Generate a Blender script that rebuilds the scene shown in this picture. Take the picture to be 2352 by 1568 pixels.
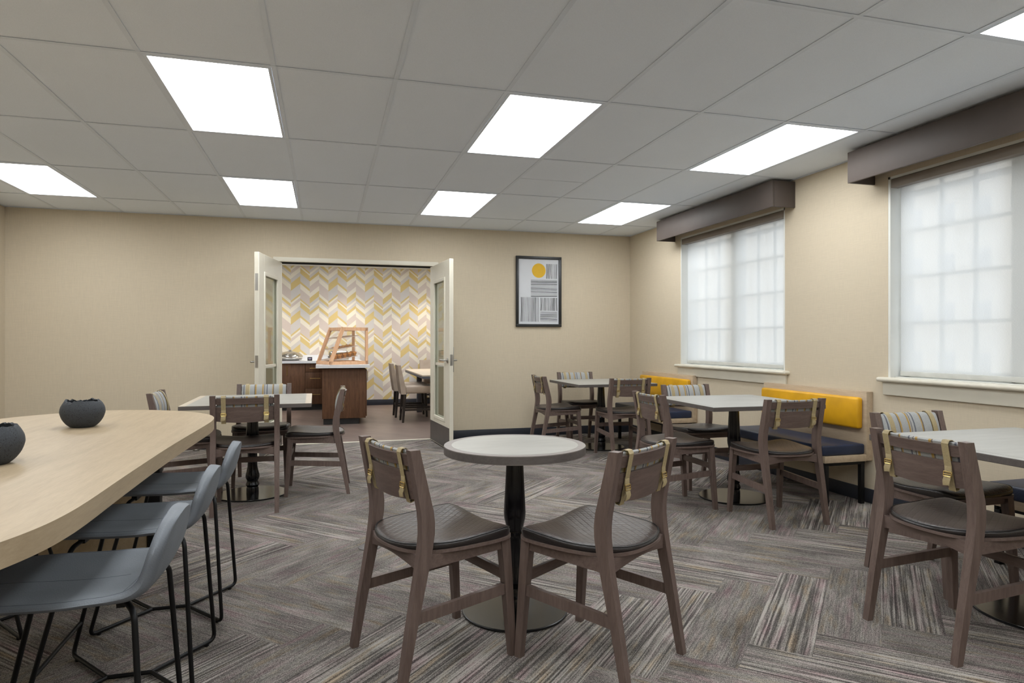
import bpy, bmesh, math, random
from mathutils import Vector, Matrix
PI = math.pi
sc = bpy.context.scene
C = sc.collection
for o in list(bpy.data.objects):
    bpy.data.objects.remove(o)

# ------------------------------------------------------------------ camera, world, exposure
cam_d = bpy.data.cameras.new('camera')
cam_d.sensor_width = 36.0
cam_d.lens = 1505.6 / 2352 * 36.0
cam_d.clip_start = 0.05
cam = bpy.data.objects.new('camera', cam_d)
C.objects.link(cam)
cam.location = (0, 0, 1.19)
cam.rotation_euler = (PI / 2, 0, -0.277035)
sc.camera = cam
sc.view_settings.view_transform = 'Standard'
sc.view_settings.look = 'None'
sc.view_settings.gamma = 1.0
sc.view_settings.use_curve_mapping = False
sc.view_settings.exposure = 0.56

world = bpy.data.worlds.new('world')
sc.world = world
world.use_nodes = True
wt = world.node_tree
wt.nodes.clear()
wo = wt.nodes.new('ShaderNodeOutputWorld')
bg = wt.nodes.new('ShaderNodeBackground')
SKY_STRENGTH = 1.45
bg.inputs['Color'].default_value = (0.80, 0.89, 1.0, 1)
bg.inputs['Strength'].default_value = SKY_STRENGTH
wt.links.new(bg.outputs[0], wo.inputs[0])

sun_d = bpy.data.lights.new('sun', 'SUN')
sun_d.energy = 4.5; sun_d.angle = math.radians(3); sun_d.color = (1.0, 0.96, 0.90)
sun = bpy.data.objects.new('sun', sun_d); C.objects.link(sun)
sun.rotation_euler = Vector((-0.62, 0.25, 0.70)).to_track_quat('Z', 'Y').to_euler()

PANEL_EMIT = 7.8       # the 2x4 ceiling troffers
ZC = 2.576             # ceiling height
XR, XL = 3.862, -3.165   # right and left wall planes
YB, YF = 7.89, -2.6    # back wall plane and the wall behind the camera
GX, GY, TX, TY = -0.862, 3.503, 0.6096, 1.2192   # ceiling grid

# ------------------------------------------------------------------ material helpers
def srgb(r, g, b):
    f = lambda v: (v / 255 / 12.92) if v / 255 <= 0.04045 else ((v / 255 + 0.055) / 1.055) ** 2.4
    return (f(r), f(g), f(b), 1)

class NT:
    def __init__(s, name):
        s.m = bpy.data.materials.new(name)
        s.m.use_nodes = True
        s.t = s.m.node_tree
        s.t.nodes.clear()
        s.out = s.t.nodes.new('ShaderNodeOutputMaterial')
    def n(s, kind, **kw):
        nd = s.t.nodes.new('ShaderNode' + kind)
        for k, v in kw.items():
            setattr(nd, k, v)
        return nd
    def set(s, sock, v):
        if isinstance(v, bpy.types.NodeSocket):
            s.t.links.new(v, sock)
        elif v is not None:
            if hasattr(sock.default_value, '__len__') and not hasattr(v, '__len__'):
                v = (v,) * len(sock.default_value)
            sock.default_value = v
    def math(s, op, a, b=None, c=None):
        nd = s.n('Math', operation=op)
        s.set(nd.inputs[0], a)
        if b is not None: s.set(nd.inputs[1], b)
        if c is not None: s.set(nd.inputs[2], c)
        return nd.outputs[0]
    def mixf(s, f, a, b):
        # a + f*(b-a)
        return s.math('MULTIPLY_ADD', s.math('SUBTRACT', b, a), f, a)
    def mixc(s, f, a, b, mode='MIX'):
        nd = s.n('Mix', data_type='RGBA', blend_type=mode)
        s.set(nd.inputs[0], f); s.set(nd.inputs[6], a); s.set(nd.inputs[7], b)
        return nd.outputs[2]
    def coord(s, which='Object'):
        return s.n('TexCoord').outputs[which]
    def mapping(s, vec, loc=(0, 0, 0), rot=(0, 0, 0), scale=(1, 1, 1)):
        nd = s.n('Mapping')
        s.set(nd.inputs[0], vec)
        nd.inputs[1].default_value = loc; nd.inputs[2].default_value = rot; nd.inputs[3].default_value = scale
        return nd.outputs[0]
    def sep(s, vec):
        nd = s.n('SeparateXYZ'); s.set(nd.inputs[0], vec); return nd.outputs
    def comb(s, x, y, z):
        nd = s.n('CombineXYZ')
        s.set(nd.inputs[0], x); s.set(nd.inputs[1], y); s.set(nd.inputs[2], z)
        return nd.outputs[0]
    def noise(s, vec, scale=5, detail=2, rough=0.5):
        nd = s.n('TexNoise')
        s.set(nd.inputs['Vector'], vec)
        nd.inputs['Scale'].default_value = scale; nd.inputs['Detail'].default_value = detail
        nd.inputs['Roughness'].default_value = rough
        return nd.outputs[0]
    def ramp(s, fac, stops, interp='LINEAR'):
        nd = s.n('ValToRGB')
        cr = nd.color_ramp
        cr.interpolation = interp
        while len(cr.elements) > 1:
            cr.elements.remove(cr.elements[0])
        cr.elements[0].position = stops[0][0]; cr.elements[0].color = stops[0][1]
        for p, c in stops[1:]:
            e = cr.elements.new(p); e.color = c
        s.set(nd.inputs[0], fac)
        return nd.outputs[0]
    def bump(s, h, strength=0.3, dist=0.002):
        nd = s.n('Bump')
        nd.inputs['Strength'].default_value = strength; nd.inputs['Distance'].default_value = dist
        s.set(nd.inputs['Height'], h)
        return nd.outputs[0]
    def bsdf(s, color, rough=0.5, metal=0.0, spec=0.5, normal=None, **kw):
        nd = s.n('BsdfPrincipled')
        s.set(nd.inputs['Base Color'], color); s.set(nd.inputs['Roughness'], rough)
        nd.inputs['Metallic'].default_value = metal
        nd.inputs['Specular IOR Level'].default_value = spec
        if normal is not None: s.set(nd.inputs['Normal'], normal)
        for k, v in kw.items(): s.set(nd.inputs[k.replace('_', ' ')], v)
        s.t.links.new(nd.outputs[0], s.out.inputs[0])
        return nd

def plain(name, col, rough=0.5, metal=0.0, spec=0.5, var=0.04, scale=8.0):
    t = NT(name)
    nz = t.noise(t.coord(), scale, 3)
    d = tuple(c * (1 - var * 2) for c in col[:3]) + (1,)
    l = tuple(min(1, c * (1 + var * 2)) for c in col[:3]) + (1,)
    t.bsdf(t.ramp(nz, [(0.3, d), (0.7, l)]), rough, metal, spec)
    return t.m

def wood(name, dark, light, axis='z', scale=6.0, rough=0.45, stretch=14.0, spec=0.4):
    t = NT(name)
    sc3 = {'x': (1, stretch, stretch), 'y': (stretch, 1, stretch), 'z': (stretch, stretch, 1)}[axis]
    v = t.mapping(t.coord(), scale=sc3)
    nz = t.noise(v, scale, 4, 0.6)
    fine = t.noise(v, scale * 6, 2, 0.6)
    f = t.mixf(0.35, nz, fine)
    col = t.ramp(f, [(0.32, dark), (0.68, light)])
    t.bsdf(col, rough, 0, spec, t.bump(fine, 0.12, 0.001))
    return t.m

M = {}
# wall covering: fine linen weave
def wallcover(name, col):
    t = NT(name)
    co = t.coord('Object')
    a = t.noise(t.mapping(co, scale=(3, 3, 160)), 4, 3)
    b = t.noise(t.mapping(co, scale=(150, 150, 4)), 3, 3)
    f = t.mixf(0.5, a, b)
    d = tuple(c * 0.90 for c in col[:3]) + (1,)
    l = tuple(c * 1.08 for c in col[:3]) + (1,)
    t.bsdf(t.ramp(f, [(0.3, d), (0.7, l)]), 0.75, 0, 0.25, t.bump(f, 0.15, 0.001))
    return t.m
M['wall'] = wallcover('woven_wallcovering', srgb(201, 188, 165))
M['cream'] = plain('cream_paint', srgb(212, 206, 190), 0.45, var=0.01)
M['white_paint'] = plain('white_paint', srgb(222, 222, 216), 0.4, var=0.01)
M['tile'] = None
t = NT('ceiling_tile')
co = t.coord()
sp = t.noise(co, 420, 2, 0.7)
lg = t.noise(co, 3, 2)
t.bsdf(t.mixc(0.12, t.ramp(sp, [(0.35, srgb(228, 235, 244)), (0.6, srgb(238, 245, 254))]), t.ramp(lg, [(0.3, srgb(228, 235, 244)), (0.7, srgb(238, 245, 254))])), 0.9, 0, 0.1, t.bump(sp, 0.25, 0.001))
M['tile'] = t.m
M['tbar'] = plain('grid_bar_white', srgb(222, 230, 240), 0.5, var=0.01)
M['navy_base'] = plain('navy_rubber', srgb(38, 41, 50), 0.5, var=0.05)

def emis(name, col, strength):
    t = NT(name)
    nz = t.noise(t.coord(), 2.0, 2)
    e = t.n('Emission')
    c2 = tuple(c * 0.94 for c in col[:3]) + (1,)
    t.set(e.inputs[0], t.ramp(nz, [(0.3, c2), (0.7, col)]))
    e.inputs[1].default_value = strength
    t.t.links.new(e.outputs[0], t.out.inputs[0])
    return t.m
M['diffuser'] = emis('lit_diffuser', (0.95, 0.98, 1.0, 1), PANEL_EMIT)
M['downlight'] = emis('lit_downlight', (1.0, 0.86, 0.68, 1), 12.0)

# carpet: herringbone planks of striated loop pile
def carpet():
    t = NT('herringbone_carpet')
    co = t.coord()
    X, Y, _ = t.sep(co)
    W = 0.2286
    r2 = math.sqrt(0.5)
    u = t.math('MULTIPLY', t.math('ADD', X, Y), r2)
    v = t.math('MULTIPLY', t.math('SUBTRACT', Y, X), r2)
    u = t.math('DIVIDE', t.math('SUBTRACT', u, 2.941), W)
    v = t.math('DIVIDE', t.math('ADD', v, 0.015), W)
    ix = t.math('FLOOR', u); iy = t.math('FLOOR', v)
    k = t.math('FLOORED_MODULO', t.math('ADD', ix, iy), 8.0)
    k = t.math('ROUND', k)
    vert = t.math('GREATER_THAN', k, 3.5)
    hx = t.math('SUBTRACT', ix, k)
    vy = t.math('SUBTRACT', iy, t.math('SUBTRACT', k, 4.0))
    idx = t.mixf(vert, hx, ix)
    idy = t.mixf(vert, iy, vy)
    along = t.mixf(vert, t.math('SUBTRACT', u, hx), t.math('SUBTRACT', v, vy))     # 0..4
    across = t.mixf(vert, t.math('FRACT', v), t.math('FRACT', u))                 # 0..1
    wn = t.n('TexWhiteNoise', noise_dimensions='3D')
    t.set(wn.inputs[0], t.comb(t.math('ADD', idx, 0.5), t.math('ADD', idy, 0.5), vert))
    rnd = wn.outputs[0]
    wcol = t.sep(wn.outputs[1])
    seed = t.math('MULTIPLY', rnd, 97.0)
    # coarse stripes along the plank
    wob = t.math('MULTIPLY', t.noise(t.comb(along, seed, 0.0), 1.3, 1), 0.012)
    sv = t.comb(t.math('MULTIPLY', t.math('ADD', across, wob), 24.0), t.math('MULTIPLY', along, 0.3), seed)
    st = t.noise(sv, 1.0, 3, 0.55)
    st2 = t.noise(t.comb(t.math('MULTIPLY', across, 46.0), t.math('MULTIPLY', along, 1.6), seed), 1.0, 2, 0.5)
    patch = t.noise(t.comb(t.math('MULTIPLY', across, 1.1), t.math('MULTIPLY', along, 0.55), t.math('ADD', seed, 31.0)), 1.3, 2, 0.5)
    contrast = t.mixf(t.math('GREATER_THAN', wcol[0], 0.5), 0.5, 3.3)
    contrast = t.math('MULTIPLY', contrast, t.mixf(patch, 0.35, 1.65))
    f = t.math('MULTIPLY', t.math('SUBTRACT', st, 0.5), contrast)
    f = t.math('ADD', f, t.math('MULTIPLY', t.math('SUBTRACT', st2, 0.5), 0.8))
    f = t.math('ADD', f, t.math('MULTIPLY', t.math('SUBTRACT', patch, 0.5), 0.9))
    f = t.math('ADD', f, t.math('MULTIPLY', t.math('SUBTRACT', wcol[1], 0.5), 0.14))
    # loop speckle
    spk = t.noise(co, 330.0, 2, 0.8)
    row = t.noise(t.comb(t.math('MULTIPLY', across, 52.0), t.math('MULTIPLY', along, 22.0), seed), 1.0, 1, 0.5)
    f2 = t.math('ADD', f, t.math('MULTIPLY', t.math('SUBTRACT', spk, 0.5), 3.4))
    f2 = t.math('ADD', f2, t.math('MULTIPLY', t.math('SUBTRACT', row, 0.5), 0.9))
    f2 = t.math('ADD', f2, 0.5)
    base = t.ramp(f2, [(0.0, srgb(70, 67, 65)), (0.35, srgb(100, 96, 92)), (0.62, srgb(136, 130, 125)), (1.0, srgb(178, 172, 165))])
    tint = t.noise(t.comb(t.math('MULTIPLY', across, 5.0), t.math('MULTIPLY', along, 0.8), t.math('ADD', seed, 11.0)), 1.0, 2, 0.6)
    tc = t.ramp(tint, [(0.28, srgb(232, 190, 204)), (0.42, srgb(232, 220, 222)), (0.55, srgb(222, 224, 220)), (0.70, srgb(238, 212, 172))])
    col = t.mixc(0.8, base, tc, 'MULTIPLY')
    col = t.mixc(0.25, col, base)
    # thin seam
    ac = t.math('MINIMUM', across, t.math('SUBTRACT', 1.0, across))
    seam = t.math('LESS_THAN', ac, 0.008)
    col = t.mixc(t.math('MULTIPLY', seam, 0.3), col, srgb(60, 58, 56))
    t.bsdf(col, 0.95, 0, 0.08, t.bump(t.math('ADD', spk, row), 0.5, 0.003))
    return t.m
M['carpet'] = carpet()

def lvt():
    t = NT('wood_look_floor')
    co = t.mapping(t.coord(), rot=(0, 0, PI / 4))
    br = t.n('TexBrick')
    br.offset = 0.4
    t.set(br.inputs['Vector'], co)
    br.inputs['Scale'].default_value = 1.0
    br.inputs['Brick Width'].default_value = 1.2; br.inputs['Row Height'].default_value = 0.18
    br.inputs['Mortar Size'].default_value = 0.0015
    br.inputs['Color1'].default_value = srgb(124, 108, 100); br.inputs['Color2'].default_value = srgb(100, 87, 81)
    br.inputs['Mortar'].default_value = srgb(90, 78, 72)
    nz = t.noise(t.mapping(co, scale=(1, 14, 1)), 2.5, 4, 0.6)
    col = t.mixc(0.5, br.outputs[0], t.ramp(nz, [(0.3, srgb(80, 70, 66)), (0.7, srgb(140, 122, 112))]))
    t.bsdf(col, 0.38, 0, 0.4)
    return t.m
M['lvt'] = lvt()

# chevron wallpaper (mural in yellow, cream and greys)
def wallpaper():
    t = NT('chevron_wallpaper')
    X, Y, Z = t.sep(t.coord())
    cw = 0.1640
    cx = t.math('DIVIDE', t.math('SUBTRACT', X, -0.606 - 4 * 20 * cw), cw)   # boundary where an up-right column starts
    ic = t.math('FLOOR', cx); fr = t.math('FRACT', cx)
    k = t.math('ROUND', t.math('FLOORED_MODULO', ic, 4.0))    # 0:c1 1:c2 2:c3 3:c0
    odd = t.math('ROUND', t.math('FLOORED_MODULO', k, 2.0))    # c2 and c0 slope down to the right
    dist = t.mixf(odd, t.math('SUBTRACT', 1.0, fr), fr)        # distance from the high edge
    zz = t.math('ADD', Z, t.math('MULTIPLY', dist, 0.138))     # height measured at the high edge
    per = 0.616
    Ye, Cr, Pk, Gr = srgb(202, 181, 126), srgb(218, 213, 199), srgb(198, 187, 180), srgb(196, 193, 190)
    tabs = [
        (2.379, [(0, Ye), (.22, Gr), (.51, Ye), (.57, Cr), (.63, Pk), (.73, Cr), (.87, Gr)]),
        (2.524, [(0, Ye), (.16, Gr), (.39, Ye), (.46, Cr), (.61, Pk), (.90, Ye), (.95, Cr)]),
        (2.479, [(0, Ye), (.09, Cr), (.24, Pk), (.44, Cr), (.58, Ye), (.75, Gr), (.84, Cr), (.91, Gr)]),
        (2.448, [(0, Ye), (.10, Gr), (.15, Cr), (.30, Pk), (.62, Cr), (.71, Ye), (.80, Gr), (.88, Cr)]),
    ]
    col = None
    for i, (z0, stops) in enumerate(tabs):
        f = t.math('FRACT', t.math('ADD', t.math('DIVIDE', t.math('SUBTRACT', z0, zz), per), 20.0))
        c = t.ramp(f, stops, 'CONSTANT')
        if col is None: col = c
        else:
            col = t.mixc(t.math('COMPARE', k, float(i), 0.4), col, c)
    wv = t.noise(t.mapping(t.coord(), scale=(60, 60, 60)), 5, 2)
    col = t.mixc(0.08, col, t.ramp(wv, [(0.3, (0.3, 0.3, 0.3, 1)), (0.7, (1, 1, 1, 1))]), 'MULTIPLY')
    t.bsdf(col, 0.6, 0, 0.2)
    return t.m
M['wallpaper'] = wallpaper()

M['chair_wood'] = wood('taupe_stained_beech', srgb(86, 71, 65), srgb(113, 97, 90), 'z', 5.0, 0.42, 12)
M['chair_wood_x'] = wood('taupe_stained_beech_rail', srgb(86, 71, 65), srgb(113, 97, 90), 'x', 5.0, 0.42, 12)
M['laminate_edge'] = wood('taupe_laminate_edge', srgb(80, 74, 71), srgb(98, 91, 87), 'x', 4.0, 0.5, 8)
M['laminate_border'] = wood('taupe_laminate_border', srgb(124, 117, 112), srgb(142, 134, 128), 'x', 4.0, 0.45, 8)
M['laminate_border_light'] = wood('sand_laminate_border', srgb(186, 172, 154), srgb(202, 190, 172), 'x', 4.0, 0.45, 8)
M['oak'] = wood('pale_oak_laminate', srgb(154, 136, 110), srgb(173, 155, 128), 'y', 3.0, 0.42, 10, 0.35)
M['oak_bench'] = wood('pale_oak_bench', srgb(170, 150, 126), srgb(192, 173, 147), 'y', 3.0, 0.45, 12)
M['walnut'] = wood('walnut_laminate', srgb(76, 54, 40), srgb(110, 80, 60), 'z', 3.0, 0.5, 12, 0.2)
M['case_wood'] = wood('honey_beech', srgb(206, 160, 124), srgb(232, 190, 154), 'z', 4.0, 0.45, 8)
M['case_shelf'] = plain('pale_tray', srgb(200, 178, 162), 0.4)

def table_inlay():
    t = NT('pale_table_laminate')
    co = t.coord()
    n1 = t.noise(t.mapping(co, scale=(1.2, 5, 1)), 2.2, 4, 0.6)
    n2 = t.noise(t.mapping(co, scale=(4, 60, 1)), 3, 2, 0.6)
    f = t.mixf(0.3, n1, n2)
    col = t.ramp(f, [(0.3, srgb(146, 144, 137)), (0.55, srgb(161, 159, 152)), (0.75, srgb(170, 168, 162))])
    t.bsdf(col, 0.38, 0, 0.4)
    return t.m
M['inlay'] = table_inlay()

def leather(name, col, quilt=0.0, rough=0.36):
    t = NT(name)
    co = t.coord()
    gr = t.noise(co, 260, 2, 0.6)
    lo = t.noise(co, 5, 2)
    base = t.ramp(lo, [(0.3, tuple(c * 0.86 for c in col[:3]) + (1,)), (0.7, tuple(c * 1.15 for c in col[:3]) + (1,))])
    h = t.math('MULTIPLY', gr, 0.25)
    if quilt:
        X, Y, Z = t.sep(co)
        a = t.math('DIVIDE', t.math('ADD', t.math('MULTIPLY', X, 1.55), Y), quilt)
        b = t.math('DIVIDE', t.math('SUBTRACT', t.math('MULTIPLY', X, 1.55), Y), quilt)
        da = t.math('ABSOLUTE', t.math('SUBTRACT', t.math('FRACT', a), 0.5))
        db = t.math('ABSOLUTE', t.math('SUBTRACT', t.math('FRACT', b), 0.5))
        d = t.math('SUBTRACT', 0.5, t.math('MAXIMUM', da, db))     # 0 on a stitch line
        line = t.math('LESS_THAN', d, 0.02)
        puff = t.math('POWER', t.math('MINIMUM', t.math('MULTIPLY', d, 5.0), 1.0), 0.5)
        base = t.mixc(t.math('MULTIPLY', line, 0.75), base, (0.006, 0.005, 0.005, 1))
        h = t.math('ADD', h, puff)
        t.bsdf(base, rough, 0, 0.5, t.bump(h, 0.4, 0.002))
    else:
        t.bsdf(base, rough, 0, 0.5, t.bump(h, 0.9, 0.004))
    return t.m
M['seat_leather'] = leather('brown_quilted_vinyl', srgb(62, 52, 47), 0.045, 0.38)
M['seat_edge'] = leather('black_vinyl_edge', srgb(36, 31, 30), 0, 0.3)
M['piping'] = leather('black_piping', srgb(24, 22, 22), 0, 0.35)

def stripes():
    t = NT('striped_back_fabric')
    X, Y, Z = t.sep(t.coord())
    f = t.math('ADD', t.math('DIVIDE', X, 0.40), 0.5)
    B, O, N, D, Cm = srgb(168, 169, 167), srgb(176, 146, 88), srgb(104, 106, 114), srgb(114, 106, 100), srgb(204, 192, 154)
    stops = [(0, D), (.05, B), (.13, Cm), (.16, O), (.185, B), (.30, D), (.315, O), (.33, B), (.43, N), (.45, B),
             (.485, D), (.50, B), (.515, O), (.54, B), (.66, O), (.685, D), (.70, B), (.79, Cm), (.83, O), (.85, B), (.90, N), (.92, B), (.965, D)]
    col = t.ramp(f, stops, 'CONSTANT')
    wv = t.noise(t.coord(), 520, 1, 0.7)
    col = t.mixc(0.45, col, t.ramp(wv, [(0.35, (0.45, 0.45, 0.45, 1)), (0.62, (1, 1, 1, 1))]), 'MULTIPLY')
    t.bsdf(col, 0.9, 0, 0.1, t.bump(wv, 0.3, 0.001))
    return t.m
M['stripes'] = stripes()
M['strap'] = plain('tan_webbing', srgb(158, 142, 106), 0.6, var=0.06, scale=200)
M['brass'] = plain('brass', srgb(190, 162, 100), 0.28, 1.0, var=0.03)
M['black_gloss'] = plain('glossy_black_iron', srgb(10, 10, 13), 0.2, 0.0, 0.45, var=0.05)
def brushed(name, col, rough):
    t = NT(name)
    nz = t.noise(t.mapping(t.coord(), scale=(1, 40, 1)), 8, 3)
    t.bsdf(t.ramp(nz, [(0.3, tuple(c * .9 for c in col[:3]) + (1,)), (0.7, col)]), rough, 1.0, 0.5)
    return t.m
M['disc'] = brushed('dark_polished_base', srgb(94, 93, 92), 0.17)
M['disc_edge'] = plain('black_base_rim', srgb(14, 14, 15), 0.3)
M['black_steel'] = plain('black_powder_steel', srgb(10, 10, 11), 0.5, 0.0, 0.3)
M['stool_grey'] = leather('blue_grey_leather', srgb(101, 106, 112), 0, 0.6)
M['stitch'] = plain('stitch_thread', srgb(84, 90, 98), 0.7)
M['yellow'] = leather('yellow_vinyl', srgb(216, 160, 10), 0, 0.42)
M['navy'] = leather('navy_vinyl', srgb(27, 40, 66), 0, 0.42)
M['valance'] = plain('bronze_laminate', srgb(86, 77, 72), 0.55, 0.0, 0.3, var=0.06, scale=3)
M['cassette'] = plain('taupe_cassette', srgb(138, 128, 118), 0.5, var=0.02)
M['asphalt'] = plain('asphalt', srgb(112, 112, 110), 0.9)
M['chrome'] = plain('satin_nickel', srgb(170, 168, 164), 0.28, 1.0)
M['steel'] = plain('polished_steel', srgb(196, 192, 184), 0.14, 1.0)
M['grey_plate'] = plain('charcoal_kick_plate', srgb(84, 80, 78), 0.4, 0.3)
M['counter'] = plain('white_quartz', srgb(214, 216, 220), 0.25, var=0.02)
M['black_plastic'] = plain('black_plastic', srgb(22, 22, 24), 0.45)
M['beige_vinyl'] = leather('beige_vinyl', srgb(156, 142, 129), 0, 0.4)
M['dark_wood'] = wood('espresso_wood', srgb(26, 22, 20), srgb(46, 38, 34), 'z', 5, 0.4)
M['slate'] = plain('slate_laminate', srgb(78, 80, 90), 0.5)
M['paper'] = plain('print_paper', srgb(206, 208, 212), 0.6, var=0.01)
M['ink'] = plain('print_ink', srgb(52, 54, 56), 0.6)
M['print_yellow'] = plain('print_yellow', srgb(218, 172, 20), 0.6)
M['frame_black'] = plain('black_picture_frame', srgb(30, 30, 30), 0.4)
M['concrete_pale'] = plain('pale_render', srgb(206, 200, 190), 0.9, var=0.03, scale=2)
M['pane_dark'] = plain('far_window_glass', srgb(150, 152, 154), 0.4)
M['muffin'] = plain('baked_muffin', srgb(186, 122, 56), 0.8, var=0.2, scale=40)
M['cookie'] = plain('baked_pastry', srgb(196, 142, 88), 0.8, var=0.2, scale=40)
M['lilac'] = plain('card_print', srgb(170, 160, 196), 0.6)

def bowl_mat():
    t = NT('pitted_charcoal_stone')
    co = t.coord()
    v = t.n('TexVoronoi', feature='F1'); t.set(v.inputs['Vector'], co); v.inputs['Scale'].default_value = 150
    gate = t.noise(co, 40, 1)
    pit = t.math('MULTIPLY', t.math('LESS_THAN', v.outputs[0], 0.27), t.math('GREATER_THAN', gate, 0.46))
    fine = t.noise(co, 300, 2)
    base = t.ramp(fine, [(0.3, srgb(50, 53, 57)), (0.7, srgb(63, 66, 70))])
    col = t.mixc(t.math('MULTIPLY', pit, 0.8), base, srgb(26, 26, 28))
    t.bsdf(col, 0.7, 0, 0.3, t.bump(t.math('SUBTRACT', fine, t.math('MULTIPLY', pit, 3.0)), 0.5, 0.002))
    return t.m
M['bowl'] = bowl_mat()

def glass(name, refl=0.12, tint=(1, 1, 1, 1)):
    t = NT(name)
    tr = t.n('BsdfTransparent'); tr.inputs[0].default_value = tint
    gl = t.n('BsdfGlossy'); gl.inputs['Roughness'].default_value = 0.03
    mx = t.n('MixShader'); mx.inputs[0].default_value = refl
    t.t.links.new(tr.outputs[0], mx.inputs[1]); t.t.links.new(gl.outputs[0], mx.inputs[2])
    t.t.links.new(mx.outputs[0], t.out.inputs[0])
    return t.m
M['glass'] = glass('clear_glass', 0.08)
M['door_glass'] = glass('door_glass', 0.25, (0.90, 0.93, 0.90, 1))

def shade():
    t = NT('sheer_roller_shade')
    X, Y, Z = t.sep(t.coord())
    wv = t.noise(t.mapping(t.coord(), scale=(1, 40, 260)), 3, 2)
    dif = t.n('BsdfDiffuse'); tl = t.n('BsdfTranslucent'); tr = t.n('BsdfTransparent')
    cc = t.ramp(wv, [(0.3, srgb(232, 233, 232)), (0.7, srgb(246, 247, 246))])
    t.set(dif.inputs[0], cc); t.set(tl.inputs[0], cc)
    tr.inputs[0].default_value = (1, 1, 1, 1)
    m1 = t.n('MixShader'); m1.inputs[0].default_value = 0.55
    t.t.links.new(dif.outputs[0], m1.inputs[1]); t.t.links.new(tl.outputs[0], m1.inputs[2])
    m2 = t.n('MixShader'); m2.inputs[0].default_value = 0.32
    t.t.links.new(m1.outputs[0], m2.inputs[1]); t.t.links.new(tr.outputs[0], m2.inputs[2])
    t.t.links.new(m2.outputs[0], t.out.inputs[0])
    return t.m
M['shade'] = shade()

# ------------------------------------------------------------------ mesh helpers
def add_box(bm, lo, hi, bevel=0.0, seg=2, mat=0, rot=None, pivot=None):
    r = bmesh.ops.create_cube(bm, size=1.0)
    vs = r['verts']
    c = [(a + b) / 2 for a, b in zip(lo, hi)]; s = [abs(b - a) for a, b in zip(lo, hi)]
    for v in vs:
        v.co = Vector((v.co.x * s[0] + c[0], v.co.y * s[1] + c[1], v.co.z * s[2] + c[2]))
    fs = set(f for v in vs for f in v.link_faces)
    if bevel > 0:
        es = list(set(e for v in vs for e in v.link_edges))
        r2 = bmesh.ops.bevel(bm, geom=es, offset=min(bevel, min(s) * 0.45), segments=seg, profile=0.5, affect='EDGES')
        fs = set(r2['faces']) | set(f for f in fs if f.is_valid)
        vs = list(set(v for f in fs for v in f.verts))
    for f in fs:
        if f.is_valid: f.material_index = mat
    if rot is not None:
        bmesh.ops.transform(bm, matrix=rot if pivot is None else Matrix.Translation(pivot) @ rot @ Matrix.Translation(-Vector(pivot)), verts=vs)
    return vs

def ring_faces(bm, rings, closed_path=False, mat=0, caps=True, smooth=False):
    n = len(rings[0])
    m = len(rings)
    for i in range(m if closed_path else m - 1):
        a, b = rings[i], rings[(i + 1) % m]
        for j in range(n):
            f = bm.faces.new((a[j], a[(j + 1) % n], b[(j + 1) % n], b[j]))
            f.material_index = mat; f.smooth = smooth
    if caps and not closed_path:
        f = bm.faces.new(list(reversed(rings[0]))); f.material_index = mat
        f = bm.faces.new(rings[-1]); f.material_index = mat

def add_tube(bm, pts, r, seg=10, closed=False, mat=0):
    P = [Vector(p) for p in pts]
    n = len(P)
    rad = r if hasattr(r, '__len__') else [r] * n
    prev = None
    rings = []
    for i in range(n):
        a = P[i - 1] if (i > 0 or closed) else P[i]
        b = P[(i + 1) % n] if (i < n - 1 or closed) else P[i]
        tg = (b - a).normalized()
        if prev is None:
            up = Vector((0, 0, 1)) if abs(tg.z) < 0.9 else Vector((1, 0, 0))
            nx = tg.cross(up).normalized()
        else:
            nx = (prev - tg * prev.dot(tg)).normalized()
        prev = nx
        ny = tg.cross(nx)
        rings.append([bm.verts.new(P[i] + (nx * math.cos(2 * PI * k / seg) + ny * math.sin(2 * PI * k / seg)) * rad[i]) for k in range(seg)])
    ring_faces(bm, rings, closed, mat, True, True)

def fillet(pts, r, n=5):
    P = [Vector(p) for p in pts]
    out = [P[0]]
    for i in range(1, len(P) - 1):
        a, b, c = P[i - 1], P[i], P[i + 1]
        d1 = (a - b); d2 = (c - b)
        rr = min(r, d1.length * 0.45, d2.length * 0.45)
        p1 = b + d1.normalized() * rr; p2 = b + d2.normalized() * rr
        for k in range(n + 1):
            s = k / n
            out.append(p1 * (1 - s) ** 2 + b * 2 * s * (1 - s) + p2 * s * s)
    out.append(P[-1])
    return out

def add_sweep(bm, stations, mat=0):
    """stations: list of rings, each a list of 3D points with equal count"""
    rings = [[bm.verts.new(Vector(p)) for p in ring] for ring in stations]
    ring_faces(bm, rings, False, mat, True, False)
    return rings

def add_lathe(bm, prof, seg=32, center=(0, 0, 0), mat=0, smooth=True):
    cx, cy, cz = center
    rings = []
    for r, z in prof:
        rings.append([bm.verts.new((cx + r * math.cos(2 * PI * k / seg), cy + r * math.sin(2 * PI * k / seg), cz + z)) for k in range(seg)])
    for i in range(len(rings) - 1):
        for j in range(seg):
            f = bm.faces.new((rings[i][j], rings[i][(j + 1) % seg], rings[i + 1][(j + 1) % seg], rings[i + 1][j]))
            f.smooth = smooth; f.material_index = mat
    f = bm.faces.new(list(reversed(rings[0]))); f.material_index = mat
    f = bm.faces.new(rings[-1]); f.material_index = mat

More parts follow.
